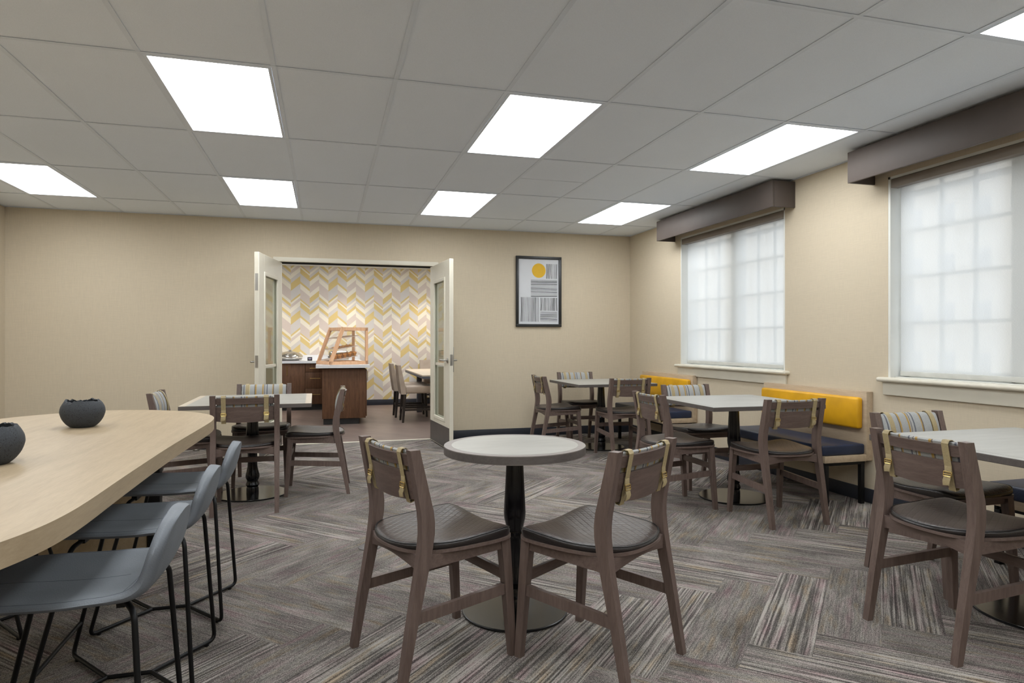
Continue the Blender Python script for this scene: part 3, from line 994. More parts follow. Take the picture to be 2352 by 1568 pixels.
def face(dx, dy): return math.atan2(dy, dx) - PI / 2
CH = [
    # x, y, heading vector, label, group
    (0.391, 2.513, (.942, .34), 'taupe wooden chair pulled up left of the round table, seen from behind', None),
    (1.008, 2.301, (-.569, .8225), 'taupe wooden chair pulled up right of the round table, seen from behind', None),
    (2.460, 2.075, (1, -.01), 'large near wooden chair at the right edge, facing the window wall, straps on its back', None),
    (2.970, 2.595, (0, -1), 'wooden chair behind the near right table, striped cushion facing the viewer', None),
    (2.930, 3.770, (0, 1), 'wooden chair seen from behind at the near side of the middle bench table', None),
    (2.425, 4.285, (1, 0), 'wooden chair at the left side of the middle bench table', None),
    (3.000, 4.880, (0, -1), 'wooden chair behind the middle bench table, striped cushion facing the viewer', None),
    (2.978, 6.255, (0, 1), 'wooden chair seen from behind at the near side of the corner table', None),
    (2.420, 6.800, (1, -.02), 'wooden chair at the left side of the corner table, near the far wall', None),
    (2.930, 7.320, (0, -1), 'wooden chair behind the corner table, against the far wall', None),
    (-0.545, 5.055, (-.05, 1), 'wooden chair seen from behind at the near side of the table by the doors', None),
    (-0.050, 5.500, (-1, .03), 'wooden chair in side view at the right side of the table by the doors', None),
    (-0.518, 5.975, (0, -1), 'wooden chair behind the table by the doors, striped cushion facing the viewer', None),
    (-1.030, 5.415, (1, .02), 'wooden chair at the left of the table by the doors, partly behind the oak table', None),
]
ch0 = None
for x, y, hd, l_, g in CH:
    if ch0 is None: ch0 = make_chair(l_, (x, y, 0), face(*hd)); ch0['group'] = 'strapped wooden dining chairs'
    else: dup(ch0, (x, y, 0), face(*hd), l_, 'strapped wooden dining chairs')

# ================================================================== PEDESTAL TABLES
def pedestal(t_, top_z, disc_r):
    b = BM()
    prof = [(.046, .010), (.045, .05), (.041, .062), (.046, .070), (.050, .079), (.046, .090), (.040, .104), (.041, .112), (.048, .125), (.052, .140), (.050, .158), (.043, .185), (.037, .215), (.035, .26), (.036, .318), (.043, .328), (.044, .338), (.038, .348), (.037, .362), (.041, .385), (.047, .41), (.049, .435), (.047, .47), (.042, .56), (.038, .65), (.036, top_z - .05), (.050, top_z - .045), (.060, top_z - .038)]
    add_lathe(b, prof, 32)
    obj('column', b, M['black_gloss'], t_)
    b = BM()
    add_box(b, (-.20, -.025, top_z - .0375), (.20, .025, top_z - .030), .002)
    add_box(b, (-.025, -.20, top_z - .0375), (.025, .20, top_z - .030), .002)
    obj('top_bracket', b, M['black_steel'], t_)
    b = BM()
    seg = 64
    add_lathe(b, [(disc_r - .003, .0), (disc_r, .003), (disc_r, .008), (disc_r - .003, .0105)], seg, mat=1)
    add_lathe(b, [(disc_r - .004, .0100), (disc_r - .0045, .0112)], seg, mat=0)
    obj('base_plate', b, [M['disc'], M['disc_edge']], t_)

def square_table(label, x, y, rotz, w, d, top_z=.74, border=None, disc=.262):
    t_ = thing('cafe_table', label, 'table', (x, y, 0), rotz, 'square pedestal tables')
    b = BM()
    add_box(b, (-w / 2, -d / 2, top_z - .0295), (w / 2, d / 2, top_z - .001), .002, 1)
    obj('tabletop', b, M['laminate_edge'], t_)
    bw = .045
    b = BM(); add_box(b, (-w / 2 + .001, -d / 2 + .001, top_z - .001), (w / 2 - .001, d / 2 - .001, top_z)); obj('top_border', b, border or M['laminate_border_light'], t_)
    b = BM(); add_box(b, (-w / 2 + bw, -d / 2 + .002, top_z), (w / 2 - bw, d / 2 - .002, top_z + .0006)); obj('top_inlay', b, M['inlay'], t_)
    pedestal(t_, top_z + .0, disc)
    return t_
square_table('square pale topped table before the middle yellow bench, black column, round base', 3.005, 4.36, -.04, .89, .92, border=M['inlay'])
square_table('square pale topped table in the room corner, before the far yellow bench', 2.985, 6.83, -.01, .90, .96, border=M['inlay'])
square_table('pale topped table cut by the right edge of the view, beside the near window', 3.01, 2.12, 0, .94, .94, border=M['inlay'])
square_table('pale topped table left of the open doors, behind the oak communal table', -.548, 5.47, .015, .885, .94)

t_ = thing('round_table', 'small round pedestal table with pale top and taupe rim, in the foreground centre', 'table', (.806, 2.79, 0))
R_, TZ = .312, .735
b = BM(); add_prism(b, [(R_ * math.cos(2 * PI * k / 96), R_ * math.sin(2 * PI * k / 96)) for k in range(96)], TZ - .036, TZ, bevel=.002); obj('tabletop', b, M['laminate_border'], t_)
b = BM(); add_prism(b, [((R_ + .0012) * math.cos(2 * PI * k / 96), (R_ + .0012) * math.sin(2 * PI * k / 96)) for k in range(96)], TZ - .0335, TZ - .003); obj('edge_band', b, M['laminate_edge'], t_)
b = BM(); add_prism(b, [((R_ - .033) * math.cos(2 * PI * k / 96), (R_ - .033) * math.sin(2 * PI * k / 96)) for k in range(96)], TZ, TZ + .0006); obj('top_inlay', b, M['inlay'], t_)
pedestal(t_, TZ - .006, .232)

# ================================================================== BENCHES
def bench(label, y0, y1):
    ym = (y0 + y1) / 2; h = (y1 - y0) / 2
    t_ = thing('wall_bench', label, 'bench', (XR, ym, 0), 0, 'yellow and navy wall benches')
    b = BM()
    add_box(b, (-.058, -h, .318), (-.002, h, .822), .002)
    obj('back_panel', b, M['oak_bench'], t_)
    b = BM(); add_box(b, (-.425, -h, .316), (-.0585, h, .364), .002); obj('seat_board', b, M['oak_bench'], t_)
    b = BM(); add_box(b, (-.112, -h + .03, .548), (-.0585, h - .03, .778), .018, 3); obj('back_cushion', b, M['yellow'], t_)
    b = BM(); add_box(b, (-.436, -h + .012, .3645), (-.0595, h - .012, .440), .014, 3); obj('seat_cushion', b, M['navy'], t_)
    b = BM()
    for yy in (-h + .04, h - .04):
        add_box(b, (-.40, yy - .015, .290), (-.05, yy + .015, .3155), .001)
    add_box(b, (-.40, -h + .04, .295), (-.37, h - .04, .3155), .001)
    obj('under_frame', b, M['black_steel'], t_)
    for yy in (-h + .04, h - .04):
        for xx in (-.40, -.085):
            b = BM(); add_box(b, (xx, yy - .016, 0), (xx + .032, yy + .016, .29), .002); obj('leg', b, M['black_steel'], t_)
    return t_
bench('wall bench with yellow back and navy seat between the two windows', 3.90, 5.07)
bench('wall bench with yellow back and navy seat under the far window, in the corner', 6.26, 7.43)
bench('wall bench at the right edge, only its navy seat end visible behind the near table', 1.54, 2.71)

# ================================================================== COMMUNAL OAK TABLE
t_ = thing('communal_table', 'long rounded pale oak communal table in the left foreground', 'table', (-1.15, 2.56, 0))
OUT = [(-.660, 1.455), (-.624, 1.535), (-.596, 1.625), (-.580, 1.725), (-.573, 1.87), (-.574, 2.2), (-.571, 2.73), (-.558, 3.2), (-.550, 3.5), (-.554, 3.65), (-.568, 3.765), (-.600, 3.875), (-.645, 3.965), (-.700, 4.045), (-.753, 4.105), (-.82, 4.165), (-.888, 4.210), (-.98, 4.262), (-1.082, 4.295), (-1.218, 4.305), (-1.36, 4.255), (-1.521, 4.125), (-1.622, 3.99), (-1.69, 3.84), (-1.722, 3.6), (-1.728, 3.2), (-1.73, 2.7), (-1.728, 2.2), (-1.722, 1.87), (-1.700, 1.66), (-1.65, 1.49), (-1.57, 1.37), (-1.45, 1.29), (-1.30, 1.245), (-1.15, 1.235), (-1.0, 1.245), (-.86, 1.285), (-.74, 1.36)]
def spline_loop(P, k=4):
    out = []
    n = len(P)
    for i in range(n):
        p0, p1, p2, p3 = (Vector(P[(i + d) % n]) for d in (-1, 0, 1, 2))
        for j in range(k):
            s = j / k
            q = 0.5 * ((2 * p1) + (p2 - p0) * s + (2 * p0 - 5 * p1 + 4 * p2 - p3) * s * s + (3 * p1 - p0 - 3 * p2 + p3) * s ** 3)
            out.append((q.x, q.y))
    return out
b = BM(); add_prism(b, [(x + 1.15, y - 2.56) for x, y in spline_loop(OUT)], .735, .790, bevel=.002); obj('tabletop', b, M['oak'], t_, 30)
for yy in (-.93, 1.39):
    b = BM(); add_box(b, (-.28, yy - .02, .035), (.225, yy + .02, .70), .002); obj('end_panel', b, M['oak'], t_)
    b = BM(); add_box(b, (-.28, yy - .021, .0), (.225, yy + .021, .035)); obj('plinth', b, M['black_steel'], t_)
    for xx in (-.315, .26):
        b = BM(); add_box(b, (xx - .03, yy - .03, 0), (xx + .03, yy + .03, .70), .003); obj('leg', b, M['black_steel'], t_)
b = BM()
add_box(b, (-.05, -.90, .66), (.05, 1.36, .70)); add_box(b, (-.34, -.97, .70), (.29, -.89, .7345)); add_box(b, (-.34, 1.35, .70), (.29, 1.43, .7345)); add_box(b, (-.05, -.88, .70), (.05, 1.34, .7345))
obj('under_frame', b, M['black_steel'], t_)

def make_bowl(label, x, y, seed):
    rng = random.Random(seed)
    t_ = thing('stone_bowl', label, 'bowl', (x, y, .790), rng.random() * 6, 'charcoal stone bowls')
    b = BM(); seg = 96
    R, Hh = .108, .145
    prof = [(.0, .0), (.052, .0), (.062, .004), (.082, .022), (.099, .048), (.1085, .076), (.110, .092), (.106, .114), (.095, .136)]
    fine_ = []
    for i in range(1, len(prof) - 1):
        P0, P1, P2 = prof[max(1, i - 1)], prof[i], prof[i + 1]
        P3 = prof[min(len(prof) - 1, i + 2)]
        for q in range(3):
            s_ = q / 3
            fine_.append(tuple(0.5 * ((2 * b1) + (c1 - a1) * s_ + (2 * a1 - 5 * b1 + 4 * c1 - d1) * s_ * s_ + (3 * b1 - a1 - 3 * c1 + d1) * s_ ** 3) for a1, b1, c1, d1 in zip(P0, P1, P2, P3)))
    prof = [prof[0]] + fine_ + [prof[-1]]
    rings = []
    jag = []
    v = 0
    for k in range(seg):
        v = v * .6 + rng.uniform(-.0035, .0035)
        jag.append(v + .0035 * math.sin(k * 2 * PI / seg * 3 + seed) + rng.uniform(-.0015, .0015))
    for r, z in prof[1:]:
        rings.append([b.verts.new((r * math.cos(2 * PI * k / seg), r * math.sin(2 * PI * k / seg), z)) for k in range(seg)])
    rings.append([b.verts.new((.084 * math.cos(2 * PI * k / seg), .084 * math.sin(2 * PI * k / seg), .149 + jag[k])) for k in range(seg)])
    rings.append([b.verts.new((.073 * math.cos(2 * PI * k / seg), .073 * math.sin(2 * PI * k / seg), .147 + jag[k])) for k in range(seg)])
    for r, z in [(.088, .125), (.094, .090), (.078, .035), (.04, .014), (.01, .012)]:
        rings.append([b.verts.new((r * math.cos(2 * PI * k / seg), r * math.sin(2 * PI * k / seg), z)) for k in range(seg)])
    for i in range(len(rings) - 1):
        for j in range(seg):
            f = b.faces.new((rings[i][j], rings[i][(j + 1) % seg], rings[i + 1][(j + 1) % seg], rings[i + 1][j])); f.smooth = True
    b.faces.new(list(reversed(rings[0]))); b.faces.new(rings[-1])
    bmesh.ops.scale(b, vec=(.83, .83, .83), verts=b.verts)
    obj('bowl_body', b, M['bowl'], t_)
    return t_
make_bowl('speckled charcoal stone bowl with jagged rim, the farther one on the oak table', -1.095, 3.505, 3)
make_bowl('charcoal stone bowl on the oak table, cut by the left edge of the view', -1.05, 2.52, 8)

# ================================================================== LOW BACK STOOLS
def make_stool(label, loc, rotz):
    t_ = thing('low_back_stool', label, 'stool', loc, rotz, 'blue grey stools at the oak table')
    # shell: centre line (y, z) and half widths
    cl = [(.228, .535, .12), (.222, .545, .165), (.20, .551, .192), (.15, .553, .208), (.08, .551, .216), (.0, .547, .220), (-.07, .545, .220), (-.13, .547, .216), (-.172, .550, .211), (-.205, .558, .206), (-.229, .575, .201), (-.243, .600, .196), (-.252, .628, .191), (-.259, .655, .186), (-.2645, .680, .172), (-.268, .699, .152), (-.2705, .713, .127), (-.2725, .7225, .098), (-.2735, .728, .066), (-.2742, .7315, .034), (-.2745, .733, .010)]
    def sub(cl):
        out = []
        for i in range(len(cl) - 1):
            for k in range(3):
                s = k / 3
                p0 = cl[max(0, i - 1)]; p1 = cl[i]; p2 = cl[i + 1]; p3 = cl[min(len(cl) - 1, i + 2)]
                out.append(tuple(0.5 * ((2 * b1) + (c1 - a1) * s + (2 * a1 - 5 * b1 + 4 * c1 - d1) * s * s + (3 * b1 - a1 - 3 * c1 + d1) * s ** 3) for a1, b1, c1, d1 in zip(p0, p1, p2, p3)))
        out.append(cl[-1]); return out
    cl = sub(cl)
    b = BM()
    nx = 22
    th = .011
    rings = []
    top_pts = []
    for i, (y, z, w) in enumerate(cl):
        a = cl[max(0, i - 1)]; c_ = cl[min(len(cl) - 1, i + 1)]
        ty, tz = c_[0] - a[0], c_[1] - a[1]
        l = math.hypot(ty, tz); ty /= l; tz /= l
        ny, nz = tz, -ty          # towards the sitter (up / forward)
        if nz < 0 and abs(ty) > .7: ny, nz = -ny, -nz
        if ny < 0 and abs(tz) > .7: ny, nz = -ny, -nz
        curl = .020 if i < 20 else .020 - .010 * min(1, (i - 20) / 12)
        up = []; dn = []
        for k in range(nx + 1):
            x = w * math.sin(PI / 2 * (2 * k / nx - 1))
            q = (x / .22) ** 2
            lift = curl * q - .030 * max(0, (abs(x) / .22) - .55) ** 2 * max(0, min(1, (24 - i) / 14))
            e = abs(x) / max(w, .001)
            thk = th + (.006 * min(1, max(0, (i - 22) / 8)))
            tt = thk * math.sqrt(max(0, 1 - max(0, (e - .86) / .14) ** 2)) if e > .86 else thk
            up.append((x, y + ny * (lift + tt), z + nz * (lift + tt)))
            dn.append((x, y + ny * (lift - tt), z + nz * (lift - tt)))
        rings.append([b.verts.new(p) for p in up] + [b.verts.new(p) for p in reversed(dn)])
        top_pts.append((up, dn))
    ring_faces(b, rings, False, 0, True, True)
    sh = obj('seat_shell', b, M['stool_grey'], t_, 60)
    # stitched seams along the rim and across the seat
    b = BM()
    for s in (3, nx - 3):
        add_tube(b, [top_pts[i][0][s] for i in range(4, len(cl) - 5)], .0008, 5)
    add_tube(b, [top_pts[i][0][nx // 2] for i in range(3, 24)], .0008, 5)
    add_tube(b, [top_pts[26][0][k] for k in range(3, nx - 2)], .0009, 5)
    obj('seam', b, M['stitch'], sh)
    r = .0076
    for sx in (-1, 1):
        for (yt, yf) in ((-.212, -.245), (.12, .245)):
            nd = .07 if yf > 0 else -.07
            fx = sx * .222
            zt = .528
            b = BM()
            path = fillet([(sx * .10, yt * (.80 if yf < 0 else .92), zt), (sx * .185, yt, zt - .004), (fx, yf, .012), (0, nd, .012)], .03, 6)
            add_tube(b, path, r, 10)
            obj('leg', b, M['black_steel'], t_)
            b = BM(); px, py_ = fx * .86, yf * .86 + nd * .14; add_lathe(b, [(.008, 0), (.009, .002), (.009, .008)], 10, (px, py_, -.000)); obj('glide', b, M['black_plastic'], t_)
    b = BM()
    add_tube(b, [(0, -.07, .012), (0, .07, .012)], r, 10); obj('base_bar', b, M['black_steel'], t_)
    b = BM(); add_tube(b, [(-.2135, .216, .135), (.2135, .216, .135)], r * .95, 10); obj('footrest', b, M['black_steel'], t_)
    b = BM()
    add_box(b, (-.12, -.175, .515), (.12, -.155, .535)); add_box(b, (-.12, .10, .520), (.12, .12, .538)); add_box(b, (-.02, -.17, .515), (.02, .12, .533))
    obj('seat_bracket', b, M['black_steel'], t_)
    return t_
st0 = make_stool('blue grey low back stool, farthest of the three along the oak table', (-.665, 3.21, 0), PI / 2)
dup(st0, (-.668, 2.60, 0), PI / 2, 'blue grey low back stool, middle of the three along the oak table')
dup(st0, (-.665, 1.99, 0), PI / 2, 'large blue grey low back stool in the bottom left foreground')
dup(st0, (-1.40, 3.25, 0), -PI / 2, 'stool pushed in from the left side of the oak table, only its black legs visible')

# ================================================================== PICTURE
PX0, PX1, PZ0, PZ1 = 2.290, 2.892, 1.376, 2.263
t_ = thing('framed_print', 'black framed abstract print with yellow circle and black hatching on the far wall', 'picture', ((PX0 + PX1) / 2, YB, PZ0))
w_, h_ = PX1 - PX0, PZ1 - PZ0
fw = .034
b = BM()
add_box(b, (-w_ / 2, -.030, 0), (w_ / 2, -.001, fw), .002); add_box(b, (-w_ / 2, -.030, h_ - fw), (w_ / 2, -.001, h_), .002)
add_box(b, (-w_ / 2, -.030, fw), (-w_ / 2 + fw, -.001, h_ - fw), .002); add_box(b, (w_ / 2 - fw, -.030, fw), (w_ / 2, -.001, h_ - fw), .002)
obj('frame', b, M['frame_black'], t_)
b = BM()
add_box(b, (-w_ / 2 + fw, -.012, fw), (w_ / 2 - fw, -.002, h_ - fw))
iw, ih = w_ - 2 * fw, h_ - 2 * fw
def pc(px, py): return (-iw / 2 + iw * (px - 213) / 662, fw + ih * (1 - (py - 225) / 1093))
def quad(p, mat):
    f = b.faces.new([b.verts.new((x, -.0127, z)) for x, z in p]); f.material_index = mat
cx_, cz_ = pc(545, 417); rr = iw * 113 / 662
quad([(cx_ + rr * math.cos(2 * PI * k / 48), cz_ + rr * math.sin(2 * PI * k / 48)) for k in range(48)], 2)
rng = random.Random(5)
def hatch(x0, y0, x1, y1, vertical, n):
    for k in range(n):
        c_ = (k + .5) / n
        th_ = rng.choice([.22, .3, .42, .5, .6]) / n
        if vertical:
            pts = []
            for s_, sg in ((0, -1), (.3, -1), (.6, -1), (1, -1), (1, 1), (.6, 1), (.3, 1), (0, 1)):
                x = x0 + (x1 - x0) * (c_ + sg * th_ / 2) + 3 * math.sin(s_ * 4 + k * .7)
                pts.append(pc(x, y0 + (y1 - y0) * s_))
        else:
            pts = []
            for s_, sg in ((0, -1), (.3, -1), (.6, -1), (1, -1), (1, 1), (.6, 1), (.3, 1), (0, 1)):
                y = y0 + (y1 - y0) * (c_ + sg * th_ / 2) + 4 * math.sin(s_ * 3 + k * .5)
                pts.append(pc(x0 + (x1 - x0) * s_, y))
        quad(pts, 1)
hatch(665, 300, 850, 550, True, 12); hatch(415, 565, 850, 858, False, 16); hatch(248, 868, 548, 1278, True, 17)
hatch(568, 872, 852, 1092, True, 15); hatch(568, 1105, 852, 1280, False, 12)
obj('print', b, [M['paper'], M['ink'], M['print_yellow']], t_)

# floor box and door stop
b = BM(); add_lathe(b, [(.064, 0), (.064, .003), (.058, .0045), (.02, .0045)], 40); add_box(b, (-.05, -.002, .0045), (.05, .002, .0052), mat=0)
o = obj('floor_outlet', b, M['grey_plate']); o.location = (.245, 3.875, 0); tag(o, 'round grey floor outlet cover in the carpet, behind the left foreground chair', 'floor outlet')
b = BM(); add_lathe(b, [(.030, 0), (.032, .010), (.030, .030), (.020, .040), (.008, .043)], 24)
o = obj('door_stop', b, M['chrome']); o.location = (-1.355, 7.80, 0); tag(o, 'small round metal door stop on the floor by the far baseboard', 'door stop')

# ================================================================== BUFFET ROOM
def pull(parent, p0, p1, out=-.03):
    b = BM()
    a, c_ = Vector(p0), Vector(p1)
    d = (c_ - a).normalized()
    off = Vector((0, out, 0))
    add_tube(b, [a + off - d * .012, c_ + off + d * .012], .0055, 8)
    add_tube(b, [a, a + off], .005, 8); add_tube(b, [c_, c_ + off], .005, 8)
    obj('handle', b, M['brass'], parent)
# run against the wallpaper
t_ = thing('base_cabinet', 'walnut base cabinet with door and three drawers against the chevron wallpaper', 'cabinet', (-.70, 12.2, 0))
b = BM(); add_box(b, (-1.5, -.28, .10), (.645, .295, .812)); add_box(b, (-.378, -.30, .10), (-.37, -.28, .812)); obj('body', b, M['walnut'], t_)
b = BM(); add_box(b, (-1.5, -.22, 0), (.645, .28, .10)); obj('toe_kick', b, M['black_plastic'], t_)
for (x0, x1, hx) in ((-1.49, -.94, -1.0), (-.93, -.385, -.44), (-.36, -.0 + .355, .065)):
    b = BM(); add_box(b, (x0, -.302, .104), (x1, -.2805, .806), .002); d_ = obj('door', b, M['walnut'], t_)
    pull(d_, (hx, -.302, .615), (hx, -.302, .755))
for z0, z1 in ((.660, .806), (.378, .655), (.104, .372)):
    b = BM(); add_box(b, (.362, -.302, z0), (.644, -.2805, z1), .002); d_ = obj('drawer', b, M['walnut'], t_)
    zc = z0 + (z1 - z0) * (.62 if z1 < .7 else .45)
    pull(d_, (.45, -.302, zc), (.60, -.302, zc))
t_ = thing('peninsula_cabinet', 'dark walnut end cabinet carrying the wooden food case, seen end on', 'cabinet', (.255, 9.7, 0))
b = BM(); add_box(b, (-.302, 0, .088), (.303, 2.76, .800), .003)
obj('body', b, M['walnut'], t_)
b = BM(); add_box(b, (-.285, .05, 0), (.215, 2.7, .088)); obj('toe_kick', b, M['black_plastic'], t_)
b = BM(); add_box(b, (.3035, .02, .11), (.32, .72, .785), .002); d_ = obj('door', b, M['walnut'], t_)
b = BM(); add_tube(b, [(.32, .10, .62), (.335, .10, .62), (.335, .10, .76), (.32, .10, .76)], .005, 8); obj('handle', b, M['brass'], d_)
b = BM()
add_prism(b, [(-2.2, 12.495), (-2.2, 11.86), (-.134, 11.86), (-.134, 9.61), (.613, 9.61), (.613, 12.495)], .8135, .856)
add_box(b, (-2.2, 12.475, .856), (.613, 12.497, .945))
o = obj('countertop', b, M['counter']); tag(o, 'white quartz countertop running over the walnut cabinets', 'countertop')

# chafing dish
t_ = thing('chafing_dish', 'round polished steel chafing dish on the white counter', 'chafing dish', (-.60, 12.14, .856))
b = BM(); add_lathe(b, [(.12, 0), (.15, .004), (.19, .02), (.213, .05), (.215, .066)], 40); obj('base', b, M['steel'], t_)
b = BM(); add_lathe(b, [(.214, .0665), (.219, .070), (.216, .080), (.20, .10), (.17, .125), (.13, .145), (.07, .158), (.02, .161)], 40); l_ = obj('lid', b, M['steel'], t_)
b = BM()
for hh in (.018, .030, .042):
    add_tube(b, [((.186 + hh * .55) * math.cos(2 * PI * k / 40), (.186 + hh * .55) * math.sin(2 * PI * k / 40), hh) for k in range(40)], .004, 6, True)
obj('rim_band', b, M['chrome'], t_)
b = BM(); add_lathe(b, [(.05, .157), (.05, .163), (.02, .166), (.018, .178), (.026, .186), (.010, .190)], 24); obj('knob', b, M['chrome'], l_)
b = BM(); add_tube(b, fillet([(-.06, -.16, .10), (-.06, -.20, .12), (.06, -.20, .12), (.06, -.16, .10)], .015), .007, 8); obj('handle', b, M['chrome'], l_)
# small card
t_ = thing('buffet_card', 'small black card with a lilac mark standing on the white counter', 'sign', (-.265, 11.97, .856))
b = BM(); add_box(b, (-.040, -.003, 0), (.040, .003, .062), .001); add_box(b, (-.040, -.015, 0), (.040, .015, .003)); obj('card', b, M['black_plastic'], t_)
b = BM(); add_box(b, (-.026, -.0038, .034), (.026, -.0032, .042)); add_box(b, (-.018, -.0038, .024), (.018, -.0032, .030)); obj('print', b, M['lilac'], t_)

# food display case, turned on the counter
t_ = thing('pastry_case', 'honey coloured wooden pastry case with slanted glass front on the counter end', 'display case', (.045, 9.71, .856), math.radians(21))
CW, CD, CH_ = .60, .50, .54    # along local x (side view), depth local y, height
SL = .20                       # slanted front offset at the top
def side_frame(y):
    b = BM(); th_, fr_ = .022, .045
    def bar(p, q, w):
        p, q = Vector(p), Vector(q); d = (q - p).normalized(); n_ = Vector((-d.z, 0, d.x)) * w / 2
        add_sweep(b, [[(p + n_ + Vector((0, -th_ / 2, 0))), (p + n_ + Vector((0, th_ / 2, 0))), (p - n_ + Vector((0, th_ / 2, 0))), (p - n_ + Vector((0, -th_ / 2, 0)))],
                      [(q + n_ + Vector((0, -th_ / 2, 0))), (q + n_ + Vector((0, th_ / 2, 0))), (q - n_ + Vector((0, th_ / 2, 0))), (q - n_ + Vector((0, -th_ / 2, 0)))]])
    bar((.0, y, .024), (CW, y, .024), .048); bar((SL, y, CH_ - .022), (CW, y, CH_ - .024), .048)
    bar((CW - .02, y, 0.002), (CW - .02, y, CH_), .04); bar((.02, y, 0.002), (SL + .02, y, CH_), .052)
    return b
for y in (.011, CD - .011): obj('side_frame', side_frame(y), M['case_wood'], t_)
b = BM()
add_box(b, (0, .022, .002), (.03, CD - .022, .05)); add_box(b, (CW - .03, .022, .002), (CW, CD - .022, .045)); add_box(b, (.03, .022, .004), (CW - .03, CD - .022, .016))
obj('bottom_frame', b, M['case_wood'], t_)
b = BM()
add_box(b, (SL, .022, CH_ - .045), (SL + .03, CD - .022, CH_)); add_box(b, (CW - .03, .022, CH_ - .04), (CW, CD - .022, CH_)); add_box(b, (SL + .03, .022, CH_ - .014), (CW - .03, CD - .022, CH_ - .004))
obj('top_frame', b, M['case_wood'], t_)
for (x0, z0, z1, dx) in ((.07, .055, .12, .38), (.12, .215, .265, .33), (.165, .375, .415, .30)):
    b = BM()
    add_sweep(b, [[(x0, .024, z0), (x0, CD - .024, z0), (x0, CD - .024, z0 + .010), (x0, .024, z0 + .010)],
                  [(x0 + dx, .024, z1), (x0 + dx, CD - .024, z1), (x0 + dx, CD - .024, z1 + .010), (x0 + dx, .024, z1 + .010)]])
    obj('shelf', b, M['case_shelf'], t_)
b = BM()
add_sweep(b, [[(.05, CD - .012, .05), (.05, CD - .010, .05), (CW - .04, CD - .010, .05), (CW - .04, CD - .012, .05)],
              [(SL + .03, CD - .012, CH_ - .045), (SL + .03, CD - .010, CH_ - .045), (CW - .04, CD - .010, CH_ - .045), (CW - .04, CD - .012, CH_ - .045)]])
add_sweep(b, [[(.05, .010, .05), (.05, .012, .05), (CW - .04, .012, .05), (CW - .04, .010, .05)],
              [(SL + .03, .010, CH_ - .045), (SL + .03, .012, CH_ - .045), (CW - .04, .012, CH_ - .045), (CW - .04, .010, CH_ - .045)]])
add_sweep(b, [[(.012, .022, .05), (.014, .022, .05), (.014, CD - .022, .05), (.012, CD - .022, .05)],
              [(SL + .008, .022, CH_ - .045), (SL + .010, .022, CH_ - .045), (SL + .010, CD - .022, CH_ - .045), (SL + .008, CD - .022, CH_ - .045)]])
obj('glass_panel', b, M['glass'], t_)
case = t_
Mc = Matrix.Translation(Vector((.045, 9.71, .856))) @ Matrix.Rotation(math.radians(21), 4, 'Z')
rng = random.Random(2)
def muffin_mesh():
    b = BM(); add_lathe(b, [(.020, 0), (.028, .030), (.034, .034), (.034, .044), (.026, .056), (.012, .061)], 16); return b
mf = obj('muffin', muffin_mesh(), M['muffin']); k = 0
row = ['first', 'second', 'third', 'fourth', 'fifth']
for j, yy in enumerate((.08, .18)):
    for i in range(5):
        x = .12 + .075 * i
        p = Mc @ Vector((x, yy, .0655 + (x - .07) / .38 * .065 + .003))
        q = mf if k == 0 else mf.copy()
        if k: C.objects.link(q)
        q.location = p; k += 1
        tag(q, '%s muffin from the left, %s row, bottom shelf of the pastry case' % (row[i], ('near', 'back')[j]), 'muffin', 'muffins on the bottom shelf')
def cookie_mesh():
    b = BM()
    pts = [(.032 * math.cos(a), .022 * math.sin(a), .010) for a in [PI * .1 + PI * 1.5 * i / 9 for i in range(10)]]
    add_tube(b, pts, [.004, .007, .009, .010, .010, .010, .010, .009, .007, .004], 8); return b
ck = obj('pastry', cookie_mesh(), M['cookie']); k = 0
for j, yy in enumerate((.07, .15, .24)):
    for i in range(4):
        x = .16 + .075 * i
        p = Mc @ Vector((x, yy, .226 + (x - .12) / .33 * .05 + .004))
        q = ck if k == 0 else ck.copy()
        if k: C.objects.link(q)
        q.location = p; q.rotation_euler = (0, 0, rng.random() * 6); k += 1
        tag(q, '%s pastry from the left, %s row, middle shelf of the pastry case' % (row[i], ('near', 'middle', 'back')[j]), 'pastry', 'pastries on the middle shelf')
# toaster behind the case
t_ = thing('toaster', 'silver toaster with rounded top standing behind the pastry case', 'toaster', (.20, 10.75, .856), math.radians(6))
b = BM(); add_box(b, (-.15, -.09, .012), (.15, .09, .19), .05, 5); obj('body', b, M['steel'], t_)
b = BM(); add_box(b, (-.14, -.08, 0), (.14, .08, .014)); obj('base', b, M['black_plastic'], t_)
b = BM(); add_box(b, (-.165, -.02, .08), (-.150, .02, .10), .003); obj('lever', b, M['black_plastic'], t_)

